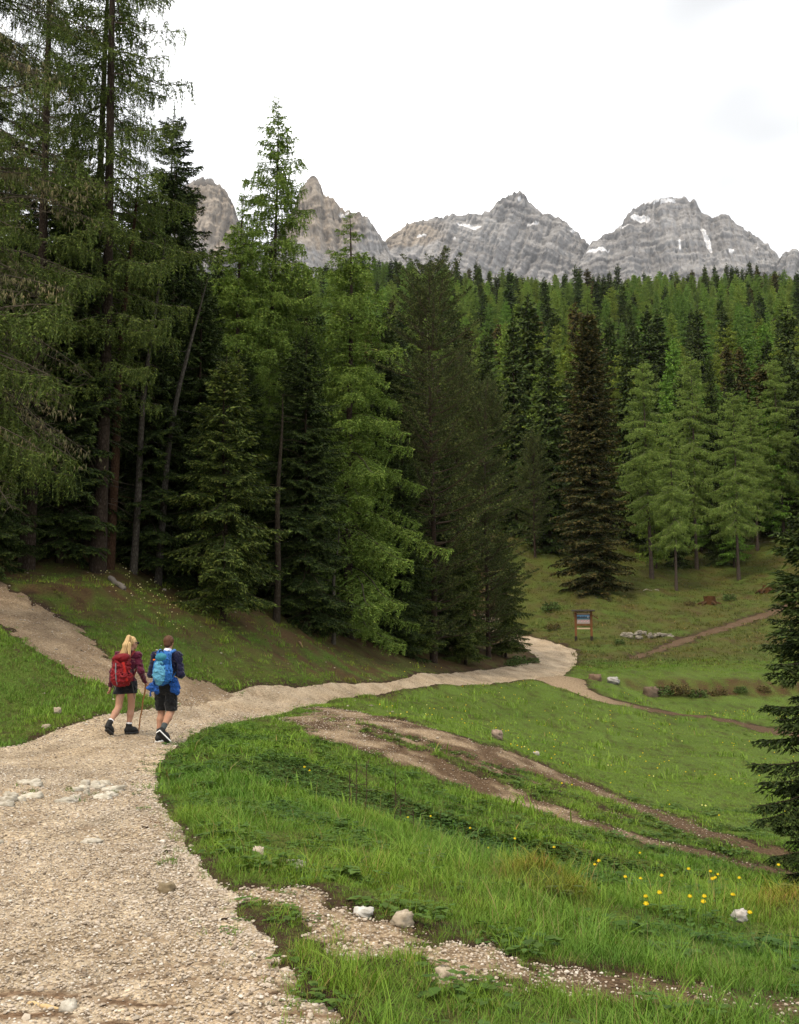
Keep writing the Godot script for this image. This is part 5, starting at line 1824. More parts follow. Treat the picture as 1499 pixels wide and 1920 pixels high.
func man(skin_m: Material) -> void:
	var at := path_v(-3.93, 16.85)
	var o := thing("person", "walker in a navy sweater and black shorts with a blue backpack and short brown hair", "person", at)
	var skin := Color(0.33, 0.18, 0.115)
	var hipc := Vector3(-0.01, 0.90, 0.0)
	var lh := Vector3(-0.095, 0.86, 0.0)
	var rh := Vector3(0.085, 0.86, 0.0)
	var lk := Vector3(-0.095, 0.50, -0.10)
	var rk := Vector3(0.090, 0.50, 0.04)
	var la := Vector3(-0.112, 0.105, -0.02)
	var ra := Vector3(0.030, 0.235, 0.32)
	var lsh := Vector3(-0.19, 1.43, 0.02)
	var rsh := Vector3(0.18, 1.43, 0.02)
	var le := Vector3(-0.262, 1.12, 0.06)
	var re := Vector3(0.247, 1.125, 0.06)
	var lw := Vector3(-0.135, 1.10, -0.185)
	var rw := Vector3(0.130, 1.11, -0.185)
	var chest := Vector3(0.0, 1.26, 0.0)
	var neck := Vector3(0.0, 1.50, 0.0)
	var hd := Vector3(0.008, 1.645, -0.025)
	fresh()
	net([limb(hipc + Vector3(-0.05, 0.02, 0), hipc + Vector3(0.05, 0.02, 0), 0.115, 0.115), limb(hipc, chest, 0.118, 0.125), limb(chest + Vector3(-0.07, 0.04, 0), chest + Vector3(0.07, 0.04, 0), 0.11, 0.11), limb(lsh, rsh, 0.06, 0.06), limb(neck - Vector3(0, 0.06, 0), hd - Vector3(0, 0.05, 0), 0.058, 0.055),
		limb(lh, lk, 0.090, 0.060), limb(rh, rk, 0.090, 0.060), limb(lk, lk.lerp(la, 0.35), 0.058, 0.062), limb(lk.lerp(la, 0.35), la, 0.062, 0.038), limb(rk, rk.lerp(ra, 0.35), 0.058, 0.062), limb(rk.lerp(ra, 0.35), ra, 0.062, 0.038),
		limb(lsh, le, 0.050, 0.040), limb(le, lw, 0.040, 0.028), limb(rsh, re, 0.050, 0.040), limb(re, rw, 0.040, 0.028),
		limb(la, la + Vector3(0.01, -0.07, -0.12), 0.036, 0.026), limb(ra, ra + Vector3(0.085, -0.15, -0.02), 0.036, 0.026)], 0.012, 0.03, skin)
	hand(lw + Vector3(0.01, 0.0, -0.02), Basis(Vector3(0, 1, 0), -0.5) * Basis(Vector3(1, 0, 0), 1.5), 1.1, skin)
	hand(rw + Vector3(-0.01, 0.0, -0.02), Basis(Vector3(0, 1, 0), 0.5) * Basis(Vector3(1, 0, 0), 1.5) * Basis(Vector3(0, 1, 0), PI), -1.1, skin)
	var look := Basis(Vector3.UP, -0.18) * Basis(Vector3(1, 0, 0), -0.12)
	head(hd, look, skin)
	part("body", skin_m, o)
	fresh()
	net([limb(hipc + Vector3(-0.05, 0.04, 0), hipc + Vector3(0.05, 0.04, 0), 0.130, 0.130), limb(hipc + Vector3(0, 0.06, 0), chest, 0.132, 0.142), limb(chest + Vector3(-0.07, 0.04, 0), chest + Vector3(0.07, 0.04, 0), 0.125, 0.125), limb(lsh, rsh, 0.078, 0.078), limb(neck - Vector3(0, 0.07, 0), neck - Vector3(0, 0.02, 0), 0.085, 0.066),
		limb(lsh, le, 0.074, 0.060), limb(le, lw, 0.060, 0.044), limb(rsh, re, 0.074, 0.060), limb(re, rw, 0.060, 0.044)], 0.012, 0.03, Color(0.009, 0.010, 0.030), [[neck + Vector3(0, 0.02, 0), Vector3.UP]], 0.022)
	part("sweater", M.cloth, o)
	fresh()
	net([limb(neck - Vector3(0, 0.02, 0), neck + Vector3(0.0, 0.022, -0.004), 0.074, 0.066)], 0.007, 0.01, Color(0.70, 0.71, 0.78), [[neck + Vector3(0, 0.045, 0), Vector3(0, 0.95, -0.3)], [neck - Vector3(0, 0.02, 0), Vector3.DOWN]])
	part("collar", M.cloth, o)
	fresh()
	net([limb(hipc + Vector3(-0.05, 0.0, 0), hipc + Vector3(0.05, 0.0, 0), 0.140, 0.140), limb(lh, lk + Vector3(-0.005, -0.02, 0), 0.106, 0.094), limb(rh, rk + Vector3(0.01, -0.02, 0), 0.106, 0.096)], 0.011, 0.025, Color(0.009, 0.009, 0.010), [[Vector3(0, 0.515, 0), Vector3(0, -1, 0)], [Vector3(0, 0.97, 0), Vector3.UP]], 0.020)
	part("shorts", M.cloth, o)
	for s in 2:
		var k: Vector3 = lk if s == 0 else rk
		var a: Vector3 = la if s == 0 else ra
		var up := (k - a).normalized()
		fresh()
		net([limb(a - up * 0.02, a + up * 0.115, 0.045, 0.050)], 0.007, 0.01, Color(0.045, 0.052, 0.052), [[a + up * 0.11, up]])
		part("sock", M.cloth, o)
		fresh()
		var toe := Vector3(0.02, -0.070, -0.165) if s == 0 else Vector3(0.110, -0.200, -0.035)
		var heel := Vector3(-0.005, -0.070, 0.050) if s == 0 else Vector3(-0.045, -0.025, 0.055)
		net([limb(a - up * 0.015, a - up * 0.04, 0.048, 0.050), limb(a + heel * 0.75, a + toe * 0.6, 0.046, 0.046), limb(a + toe * 0.5, a + toe * 0.86, 0.046, 0.034)], 0.008, 0.03, Color(0.013, 0.013, 0.014))
		var sh := part("shoe", M.leather, o)
		var ax := (toe - heel).normalized()
		var mid := a + (toe + heel) * 0.5
		var face := Vector3(0, -1, 0) if s == 0 else Vector3(-0.18, -0.42, 0.88)
		face = (face - ax * face.dot(ax)).normalized()
		var turn := Basis(ax.cross(face).normalized(), face, ax).orthonormalized()
		fresh()
		net([pad(mid + face * 0.026, Vector3(0.048, 0.017, (toe - heel).length() * 0.58), 0.014, turn)], 0.006, 0.01, Color(0.68, 0.67, 0.64))
		obj("midsole", baked(), M.leather, sh)
		fresh()
		net([pad(mid + face * 0.042, Vector3(0.042, 0.008, (toe - heel).length() * 0.54), 0.007, turn)], 0.006, 0.005, Color(0.02, 0.02, 0.021))
		obj("tread", baked(), M.leather, sh)
	fresh()
	var brown := func(p: Vector3) -> Color:
		return Color(0.055, 0.026, 0.014).lerp(Color(0.105, 0.050, 0.028), 0.5 + 0.5 * sin(p.x * 330.0 + p.y * 60.0 + p.z * 200.0))
	net([egg(hd + look * Vector3(0, 0.032, 0.018), Vector3(0.088, 0.096, 0.099), look), egg(hd + look * Vector3(0, -0.03, 0.055), Vector3(0.068, 0.055, 0.052), look)], 0.007, 0.02, brown, [[hd + look * Vector3(0, 0.03, -0.055), look * Vector3(0, -0.5, -0.86)]])
	part("hair", M.hair, o)
	# blue jacket tied round the waist
	fresh()
	var blue := Color(0.014, 0.065, 0.25)
	net([limb(Vector3(-0.13, 1.00, 0.05), Vector3(0.13, 1.00, 0.05), 0.075, 0.075), pad(Vector3(-0.16, 0.91, 0.085), Vector3(0.105, 0.10, 0.045), 0.035, Basis(Vector3(0, 0, 1), -0.55)), pad(Vector3(-0.235, 0.90, 0.06), Vector3(0.075, 0.075, 0.030), 0.026, Basis(Vector3(0, 0, 1), -0.8)), pad(Vector3(0.145, 0.92, 0.085), Vector3(0.085, 0.115, 0.045), 0.035, Basis(Vector3(0, 0, 1), 0.15)), limb(Vector3(-0.23, 0.88, 0.09), Vector3(-0.245, 0.77, 0.09), 0.022, 0.016), limb(Vector3(0.20, 0.90, 0.08), Vector3(0.19, 0.79, 0.09), 0.026, 0.018)], 0.010, 0.03, blue, [], 0.03)
	part("jacket_round_waist", M.nylon, o)
	# blue backpack
	var pk := thing("backpack", "blue backpack with a pale blue front panel on the short-haired walker", "backpack", at)
	var pc := Vector3(-0.02, 1.24, 0.235)
	var lean := Basis(Vector3(1, 0, 0), -0.06)
	fresh()
	net([egg(pc + Vector3(0.0, -0.10, 0.005), Vector3(0.158, 0.20, 0.115), lean), pad(pc + Vector3(0, 0.02, -0.025), Vector3(0.125, 0.25, 0.07), 0.065, lean), egg(pc + Vector3(0.0, 0.13, 0.0), Vector3(0.125, 0.15, 0.10), lean)], 0.010, 0.04, Color(0.020, 0.105, 0.32), [], 0.022)
	part("main_bag", M.nylon, pk)
	fresh()
	net([egg(pc + Vector3(-0.03, -0.10, 0.075), Vector3(0.112, 0.19, 0.068), lean), egg(pc + Vector3(-0.03, 0.03, 0.06), Vector3(0.085, 0.12, 0.06), lean)], 0.009, 0.02, Color(0.075, 0.24, 0.36), [], 0.020)
	part("front_panel", M.nylon, pk)
	fresh()
	net([egg(pc + Vector3(-0.02, 0.165, 0.062), Vector3(0.098, 0.075, 0.058), lean)], 0.009, 0.02, Color(0.030, 0.16, 0.22))
	part("top_pocket", M.nylon, pk)
	fresh()
	tube([pc + Vector3(-0.06, 0.235, 0.04), pc + Vector3(-0.05, 0.275, 0.06), pc + Vector3(0.0, 0.285, 0.06), pc + Vector3(0.012, 0.235, 0.04)], [0.010, 0.012, 0.012, 0.010], 6, Color(0.012, 0.02, 0.03))
	part("grab_handle", M.nylon, pk)
	fresh()
	net([pad(pc + Vector3(-0.142, 0.125, 0.03), Vector3(0.020, 0.012, 0.008), 0.005)], 0.004, 0.003, Color(0.75, 0.16, 0.02))
	part("orange_tag", M.nylon, pk)
	for s in [-1.0, 1.0]:
		fresh()
		tube([pc + Vector3(s * 0.09, 0.235, -0.06), Vector3(s * 0.12, 1.515, 0.03), Vector3(s * 0.12, 1.44, -0.12), Vector3(s * 0.15, 1.22, -0.14), pc + Vector3(s * 0.135, -0.20, -0.10)], [0.026, 0.030, 0.030, 0.024, 0.014], 6, Color(0.028, 0.13, 0.40))
		part("shoulder_strap", M.nylon, pk)
		fresh()
		tube([pc + Vector3(s * 0.135, 0.10, 0.02), pc + Vector3(s * 0.155, -0.05, 0.02), pc + Vector3(s * 0.15, -0.22, 0.0)], [0.009, 0.010, 0.009], 5, Color(0.035, 0.16, 0.46))
		part("side_strap", M.nylon, pk)

# ---- stones, stumps, the board, flowers
func boulder(size: Vector3, seed_: int, lumps := 0.3, c := Color(0.5, 0.47, 0.42)) -> ArrayMesh:
	var n := FastNoiseLite.new()
	n.seed = seed_
	n.frequency = 0.8
	n.fractal_octaves = 3
	fresh()
	var rows := 12
	var cols := 18
	for i in rows + 1:
		for j in cols:
			var th := PI * i / rows
			var ph := TAU * (j + 0.5 * (i % 2)) / cols
			var q := Vector3(sin(th) * cos(ph), cos(th), sin(th) * sin(ph))
			# planes knocked off a block
			var k := 1.0 + lumps * (1.3 * n.get_noise_3dv(q * 1.6) + 0.7 * n.get_noise_3dv(q * 4.5))
			var block := 1.0 / maxf(maxf(absf(q.x), absf(q.y)), absf(q.z))
			k *= lerpf(1.0, minf(block, 1.4), 0.75)
			bp.append(q * k * size * 0.5)
			bn.append(q)
			bc.append(c * (1.0 + 0.18 * n.get_noise_3dv(q * 7.0)))
	for i in rows:
		for j in cols:
			var a := i * cols + j
			var b := i * cols + (j + 1) % cols
			bi.append_array([a, a + cols, b, b, a + cols, b + cols])
	var st := SurfaceTool.new()
	st.create_from_arrays(arrays_of())
	st.deindex()
	st.generate_normals()
	var m := st.commit()
	return m

func arrays_of() -> Array:
	var arr := []
	arr.resize(Mesh.ARRAY_MAX)
	arr[Mesh.ARRAY_VERTEX] = bp
	arr[Mesh.ARRAY_NORMAL] = bn
	arr[Mesh.ARRAY_COLOR] = bc
	arr[Mesh.ARRAY_INDEX] = bi
	return arr

func beam(parent: Node3D, called: String, m: Material, at: Vector3, size: Vector3, turn := Vector3.ZERO) -> MeshInstance3D:
	# a sawn timber with broken edges
	var e := minf(0.012, minf(size.x, minf(size.y, size.z)) * 0.2)
	var st := SurfaceTool.new()
	st.begin(Mesh.PRIMITIVE_TRIANGLES)
	var h := size * 0.5
	var i := h - Vector3.ONE * e
	var ax := [Vector3(1, 0, 0), Vector3(0, 1, 0), Vector3(0, 0, 1)]
	var quads := []
	for a in 3:
		var b := (a + 1) % 3
		var c := (a + 2) % 3
		for s in [-1.0, 1.0]:
			quads.append([ax[a] * h[a] * s + ax[b] * i[b] + ax[c] * i[c], ax[a] * h[a] * s - ax[b] * i[b] + ax[c] * i[c], ax[a] * h[a] * s - ax[b] * i[b] - ax[c] * i[c], ax[a] * h[a] * s + ax[b] * i[b] - ax[c] * i[c]])
			for t in [-1.0, 1.0]:
				quads.append([ax[a] * h[a] * s + ax[b] * i[b] * t + ax[c] * i[c], ax[a] * h[a] * s + ax[b] * i[b] * t - ax[c] * i[c], ax[a] * i[a] * s + ax[b] * h[b] * t - ax[c] * i[c], ax[a] * i[a] * s + ax[b] * h[b] * t + ax[c] * i[c]])
	for q in quads:
		var n: Vector3 = (q[1] - q[0]).cross(q[2] - q[0]).normalized()
		var mid: Vector3 = (q[0] + q[1] + q[2] + q[3]) * 0.25
		var flip := n.dot(mid) > 0.0
		if not flip:
			n = -n
		for k in ([0, 2, 1, 0, 3, 2] if flip else [0, 1, 2, 0, 2, 3]):
			st.set_normal(n)
			st.add_vertex(q[k])
	var o := obj(called, st.commit(), m, parent)
	o.position = at
	o.rotation = turn
	return o

func stone(called: String, label: String, x: float, d: float, size: Vector3, c: Color, seed_: int, sink := 0.3, group := "") -> void:
	var o := obj(called, boulder(size, seed_, 0.35, c), M.stone)
	o.position = Vector3(x, ground_y(x, d) + size.y * (0.5 - sink), -d)
	o.rotation.y = seed_ * 1.3
	tag(o, label, "stone", group)

func build_things() -> void:
	rng.seed = 707
	board()
	var pale := Color(0.50, 0.465, 0.40)
	var cream := Color(0.44, 0.375, 0.29)
	var grey := Color(0.30, 0.27, 0.21)
	stone("stone", "brownish grey cube-like stone alone on the gravel path", -1.51, 6.65, Vector3(0.10, 0.075, 0.09), Color(0.25, 0.20, 0.13), 1, 0.12)
	stone("stone", "flat pale stone in the middle of the gravel path", -2.44, 8.1, Vector3(0.17, 0.05, 0.12), pale, 2, 0.2)
	stone("stone", "flat pale stone at the left edge of the path foreground", -3.15, 7.95, Vector3(0.12, 0.04, 0.09), pale, 3, 0.2)
	stone("stone", "pinkish pale stone in the grass right of the path", -1.05, 7.59, Vector3(0.10, 0.08, 0.08), Color(0.52, 0.44, 0.36), 4, 0.1)
	stone("stone", "white flat stone in the grass beside the pinkish one", -0.78, 7.36, Vector3(0.16, 0.05, 0.10), pale, 5, 0.1)
	stone("stone", "second white stone in the grass, right of the flat one", -0.70, 7.22, Vector3(0.11, 0.06, 0.08), pale, 6, 0.1)
	stone("stone", "white stone at the upper edge of the near gravel strip", -0.21, 6.05, Vector3(0.11, 0.06, 0.08), Color(0.54, 0.53, 0.50), 7, 0.15)
	stone("stone", "two-humped cream stone at the strip's upper edge", 0.02, 5.92, Vector3(0.12, 0.09, 0.09), cream, 8, 0.2)
	stone("stone", "cream stone at the strip's lower edge by tall grass", 0.22, 5.02, Vector3(0.09, 0.07, 0.07), cream, 9, 0.2)
	stone("stone", "white stone in deep grass at the right", 2.59, 7.82, Vector3(0.11, 0.08, 0.08), Color(0.52, 0.49, 0.46), 10, -0.9)
	stone("stone", "lone brown-grey rock in the open meadow", 2.45, 25.35, Vector3(0.30, 0.24, 0.26), Color(0.34, 0.26, 0.21), 11, 0.1)
	stone("stone", "small white stone in the meadow near the brown rock", 3.3, 24.3, Vector3(0.14, 0.10, 0.12), pale, 12, 0.0)
	stone("stone", "white boulder on the grass right of the path fork", 12.07, 56.34, Vector3(1.0, 0.4, 0.6), Color(0.40, 0.39, 0.375), 13, 0.2)
	stone("stone", "brown rock left of the white boulder by the fork", 10.9, 55.6, Vector3(0.7, 0.5, 0.5), Color(0.20, 0.14, 0.10), 14, 0.3)
	stone("stone", "dark rock at the left end of the brown bank", 13.9, 55.2, Vector3(0.9, 0.7, 0.6), Color(0.16, 0.12, 0.09), 15, 0.3)
	stone("stone", "tan stone in the grass left of the walkers", -6.35, 18.6, Vector3(0.16, 0.13, 0.13), cream, 16, 0.1)
	stone("stone", "tan flat stone at the path's left edge behind the walkers", -6.2, 17.6, Vector3(0.14, 0.08, 0.12), cream, 17, 0.1)
	stone("stone", "pale stone near the cut stick at the lower left", -1.46, 4.60, Vector3(0.075, 0.055, 0.06), pale, 18, 0.15)
	# outcrop of bedrock worn through the path
	var oc := thing("limestone_outcrop", "pale limestone outcrop with grass tufts worn through the path", "rock", path_v(-3.75, 10.7))
	for i in 30:
		var x := rng.randf_range(-0.75, 0.75)
		var z := rng.randf_range(-1.3, 1.3)
		if absf(x) / 0.75 + absf(z) / 1.5 > 1.2:
			continue
		var w := rng.randf_range(0.08, 0.26)
		var s := obj("stone", boulder(Vector3(w, 0.09, w * rng.randf_range(0.6, 0.9)), 100 + i, 0.35, Color(0.58, 0.54, 0.46) * rng.randf_range(0.8, 1.05)), M.stone, oc)
		s.position = Vector3(x, ground_y(-3.75 + x, 10.7 - z) - oc.position.y + 0.012, z)
		s.rotation = Vector3(rng.randf_range(-0.15, 0.15), rng.randf_range(0, TAU), rng.randf_range(-0.15, 0.15))
	for i in 9:
		var s := obj("grass_tuft", tuft(18, 0.07, 0.05, 0.007, Color(0.10, 0.15, 0.035), 2, 0.8), M.grass, oc)
		var x := rng.randf_range(-0.5, 0.6)
		var z := rng.randf_range(-0.6, 0.9)
		s.position = Vector3(x, ground_y(-3.75 + x, 10.7 - z) - oc.position.y + 0.01, z)
	# heap of broken stone by the board
	var hp := thing("stone_heap", "heap of broken white stones on the grass right of the board", "stones", ground_v(18.9, 76.0))
	for i in 46:
		var r := rng.randf_range(0, 1.0)
		var x := rng.randf_range(-1.9, 1.9)
		var z := rng.randf_range(-0.9, 0.9)
		var w := rng.randf_range(0.16, 0.42)
		var s := obj("stone", boulder(Vector3(w, w * 0.7, w * 0.85), 200 + i % 7, 0.35, Color(0.34, 0.31, 0.26) * rng.randf_range(0.6, 1.1)), M.stone, hp)
		s.position = Vector3(x, ground_y(18.9 + x, 76.0 - z) - hp.position.y + w * 0.2 + 0.35 * maxf(0.0, 1.0 - absf(x) / 1.6) * maxf(0.0, 1.0 - absf(z) / 0.9), z)
		s.rotation.y = rng.randf_range(0, TAU)
	stump(28.4, 90.5, 0.62, 0.75, "mossy tree stump with an orange split side on the slope")
	stump(34.9, 93.6, 0.5, 0.6, "orange-brown tree stump higher up near the right edge")
	# small litter on the path
	stick("stick", "short dark brown stick lying across the gravel path", Vector2(-2.27, 9.2), Vector2(-2.09, 9.18), 0.013, Color(0.09, 0.045, 0.025))
	stick("stick", "thin brown stick with a white cut end on the gravel", Vector2(-1.16, 4.93), Vector2(-1.08, 4.87), 0.007, Color(0.22, 0.11, 0.05), Color(0.75, 0.75, 0.78))
	stick("stick", "pale yellowish broken stick at the lower left corner", Vector2(-1.68, 4.70), Vector2(-1.51, 4.61), 0.013, Color(0.46, 0.33, 0.17))
	stick("fallen_log", "grey weathered log on the bank below the wood", Vector2(-9.1, 30.9), Vector2(-8.5, 30.4), 0.09, Color(0.13, 0.115, 0.10))
	stick("fallen_log", "pale dead branch lying under the curved larch", Vector2(24.0, 97.0), Vector2(25.8, 98.0), 0.05, Color(0.28, 0.25, 0.19))
	stick("tree_root", "brown root sticking out of the bank below the trees", Vector2(-3.7, 36.6), Vector2(-3.55, 36.2), 0.05, Color(0.22, 0.14, 0.08))
	for i in 9:
		cone(Vector2([-2.9, -2.05, -1.75, -3.3, -1.0, -2.2, -0.62, -1.62, -1.05][i], [7.0, 7.5, 7.7, 6.0, 5.9, 8.8, 5.1, 9.6, 7.2][i]), i)
	bushes()
	dry_stalks()
	flowers()

func stick(called: String, label: String, a: Vector2, b: Vector2, r: float, c: Color, end := Color.BLACK) -> void:
	var mid := (a + b) * 0.5
	var o := thing(called, label, "wood", Vector3(mid.x, ground_y(mid.x, mid.y), -mid.y))
	fresh()
	var pts := []
	var rad := []
	for i in 6:
		var t := i / 5.0
		var q := a.lerp(b, t)
		pts.append(Vector3(q.x - mid.x, ground_y(q.x, q.y) - o.position.y + r * 0.8 + r * 0.35 * sin(i * 2.3), mid.y - q.y + r * 0.3 * cos(i * 1.7)))
		rad.append(r * (0.95 - 0.12 * sin(i * 3.1)))
	pts.push_front(pts[0] + (pts[0] - pts[1]) * 0.02)
	rad.push_front(r * 0.2)
	pts.append(pts[-1] + (pts[-1] - pts[-2]) * 0.02)
	rad.append(r * 0.2)
	tube(pts, rad, 8, c, 0.08)
	obj("wood", baked(), M.bark_plain, o)
	if end != Color.BLACK:
		fresh()
		var e: Vector3 = pts[-1]
		tube([e, e + Vector3(0.004, 0.001, 0.002), e + Vector3(0.022, 0.003, 0.008), e + Vector3(0.023, 0.003, 0.008)], [0.002, r * 1.35, r * 1.35, 0.002], 9, end)
		obj("white_end", baked(), M.leather, o)

func cone(at: Vector2, i: int) -> void:
	var s := 0.018 + 0.006 * (i % 3)
	var o := obj("larch_cone", boulder(Vector3(s * 1.5, s, s), 300 + i, 0.5, Color(0.035, 0.024, 0.016)), M.stone)
	o.position = Vector3(at.x, ground_y(at.x, at.y) + s * 0.4, -at.y)
	tag(o, "small dark cone lying on the pale gravel", "cone", "dark cones on the gravel")

func stump(x: float, d: float, r: float, h: float, label: String) -> void:
	var o := thing("tree_stump", label, "stump", ground_v(x, d))
	fresh()
	tube([Vector3(0, -0.25, 0), Vector3(0, 0.1, 0), Vector3(0.02, h * 0.5, 0), Vector3(0.03, h, 0), Vector3(0.03, h + 0.01, 0)], [r * 1.45, r * 1.1, r * 0.85, r * 0.8, 0.02], 14, Color(0.17, 0.085, 0.035), 0.14)
	obj("bole", baked(), M.bark, o)
	fresh()
	for i in 6:
		var a := TAU * i / 6.0 + 0.3
		tube([Vector3(cos(a), 0.0, sin(a)) * r * 0.7 + Vector3(0, 0.2, 0), Vector3(cos(a), 0.0, sin(a)) * r * 1.4 + Vector3(0, 0.08, 0), Vector3(cos(a), 0.0, sin(a)) * r * 2.2 + Vector3(0, -0.15, 0)], [0.16, 0.12, 0.05], 6, Color(0.13, 0.075, 0.035), 0.1)
	obj("roots", baked(), M.bark, o).set_meta("kind", "stuff")
	obj("moss", tuft(60, 0.12, r * 0.7, 0.05, Color(0.12, 0.11, 0.03), 1, 0.9), M.grass, o).position.y = h * 0.95

func board() -> void:
	var o := thing("info_board", "wooden trail board with a small roof at the bend of the path", "board", ground_v(13.85, 74.5) - Vector3(0, 0.05, 0), -0.12)
	var dark := plain(lin(0.022, 0.016, 0.012), 0.8)
	var pale := plain(lin(0.40, 0.30, 0.19), 0.8)
	for s in [-1.0, 1.0]:
		beam(o, "post", M.wood, Vector3(s * 0.58, 1.16, 0), Vector3(0.17, 1.86, 0.14))
		beam(o, "post_shoe", dark, Vector3(s * 0.58, 0.10, 0), Vector3(0.19, 0.42, 0.16))
		beam(o, "rafter", M.wood, Vector3(s * 0.58, 2.135, 0.02), Vector3(0.10, 0.09, 0.62), Vector3(0.12, 0, 0))
	var roof := beam(o, "roof", dark, Vector3(0.0, 2.215, 0.02), Vector3(1.72, 0.045, 0.78), Vector3(0.12, 0, 0))
	for k in 4:
		beam(roof, "roof_board", dark, Vector3(0, 0.034, -0.285 + 0.19 * k), Vector3(1.74, 0.022, 0.18), Vector3(0.03, 0, 0))
	beam(o, "rail", pale, Vector3(0, 1.99, 0.02), Vector3(0.985, 0.075, 0.06))
	beam(o, "back_panel", M.wood, Vector3(0, 1.58, -0.03), Vector3(0.985, 0.72, 0.03))
	beam(o, "rail", M.wood, Vector3(0, 1.15, 0.02), Vector3(0.985, 0.11, 0.07))
	beam(o, "rail", pale, Vector3(0, 0.88, 0.02), Vector3(0.985, 0.11, 0.05))
	beam(o, "brace", M.wood, Vector3(0.84, 1.80, -0.22), Vector3(0.07, 0.06, 0.7), Vector3(0.5, 1.1, 0))
	# printed panel
	var im := Image.create(192, 128, false, Image.FORMAT_RGB8)
	im.fill(Color(0.60, 0.57, 0.54))
	var n := FastNoiseLite.new()
	n.frequency = 0.02
	for y in 68:
		for x in 192:
			var ridge := 26.0 + 22.0 * n.get_noise_1d(x * 2.0)
			var c := Color(0.30, 0.48, 0.62) if y < ridge else Color(0.04, 0.13, 0.19)
			if y > 46 + 10.0 * n.get_noise_1d(x * 1.4 + 300.0):
				c = Color(0.16, 0.34, 0.38)
			im.set_pixel(x, y, c)
	var ring := func(cx: int, cy: int, r: float, red: bool, gap: bool) -> void:
		for y in range(cy - 17, cy + 18):
			for x in range(cx - 17, cx + 18):
				if x < 0 or y < 0 or x > 191 or y > 127:
					continue
				var q := Vector2(x - cx, y - cy)
				if gap and q.x > 2 and absf(q.y) < 5:
					continue
				if q.length() < r:
					if q.length() > r - 4.5:
						im.set_pixel(x, y, Color(0.75, 0.35, 0.33) if red else Color(0.75, 0.73, 0.73))
					else:
						im.set_pixel(x, y, Color(0.74, 0.71, 0.70) if not gap else im.get_pixel(x, y))
					if red and absf(q.x - q.y) < 2.5 and q.length() < r - 4.0:
						im.set_pixel(x, y, Color(0.2, 0.15, 0.2))
	ring.call(170, 32, 15.0, false, true)
	for k in 4:
		ring.call(27 + 46 * k, 92, 16.0, true, false)
	im.fill_rect(Rect2i(8, 114, 176, 3), Color(0.45, 0.38, 0.34))
	im.fill_rect(Rect2i(8, 120, 150, 3), Color(0.5, 0.42, 0.38))
	var pm := StandardMaterial3D.new()
	pm.albedo_texture = ImageTexture.create_from_image(im)
	pm.roughness = 0.45
	var qm := QuadMesh.new()
	qm.size = Vector2(0.95, 0.66)
	var sheet_ := obj("printed_panel", qm, pm, o)
	sheet_.position = Vector3(0, 1.58, -0.010)

func bushes() -> void:
	# low bushes along the earth bank
	var meshes := []
	for i in 2:
		fresh()
		for k in 420:
			var a := rng.randf_range(0, TAU)
			var e := rng.randf_range(0.05, 1.0)
			var r := rng.randf_range(0.5, 1.0)
			var q := Vector3(cos(a) * sqrt(1.0 - e * e * 0.7) * 0.55, e * 0.42, sin(a) * sqrt(1.0 - e * e * 0.7) * 0.45) * r
			var d := Vector3(rng.randf_range(-1, 1), rng.randf_range(-0.2, 1), rng.randf_range(-1, 1)).normalized() * 0.11
			spindle(q, q + d, 0.055, vary(Color(0.055, 0.085, 0.022) if i == 0 else Color(0.085, 0.07, 0.025), 0.35))
		for k in 12:
			tube([Vector3(0, -0.05, 0), Vector3(rng.randf_range(-0.2, 0.2), 0.18, rng.randf_range(-0.2, 0.2)), Vector3(rng.randf_range(-0.5, 0.5), 0.36, rng.randf_range(-0.4, 0.4))], [0.014, 0.009, 0.004], 4, Color(0.07, 0.045, 0.03))
		meshes.append(baked())
	var spots := [[14.6, 55.6, 1.3, 0], [15.7, 55.9, 1.5, 1], [16.6, 55.6, 1.2, 0], [17.9, 56.0, 1.1, 1], [19.2, 56.2, 0.9, 0], [20.6, 56.4, 0.8, 1], [22.0, 56.5, 0.9, 0], [16.2, 73.0, 0.9, 0], [15.6, 84.5, 1.6, 1], [12.6, 81.0, 1.4, 1], [13.8, 90.0, 2.0, 0], [26.5, 90.0, 1.2, 1], [30.6, 91.5, 1.5, 0], [7.3, 60.5, 1.3, 0], [6.6, 58.2, 1.0, 0], [8.4, 62.3, 0.9, 0]]
	var where := ["left end of the earth bank, beside the dark rock", "second on the earth bank from the left, brownish", "third on the earth bank from the left", "fourth on the earth bank, brownish", "fifth on the earth bank", "sixth on the earth bank, low and brownish", "right end of the earth bank", "beside the info board's right post", "brownish, on the slope above the info board", "brownish, left of the board on the cut slope", "tall, on the slope left of the brown spruce", "brownish, under the curved larch", "beside the mossy stump", "by the bend of the path under the pines", "under the lower pine, nearer the meadow", "small, right at the inner bend of the path"]
	for i in spots.size():
		var s: Array = spots[i]
		var o := obj("bush", meshes[s[3]], M.needles)
		o.position = ground_v(s[0], s[1])
		o.scale = Vector3.ONE * float(s[2])
		o.rotation.y = i * 1.1
		tag(o, "low bush, " + where[i], "bush", "low bushes")

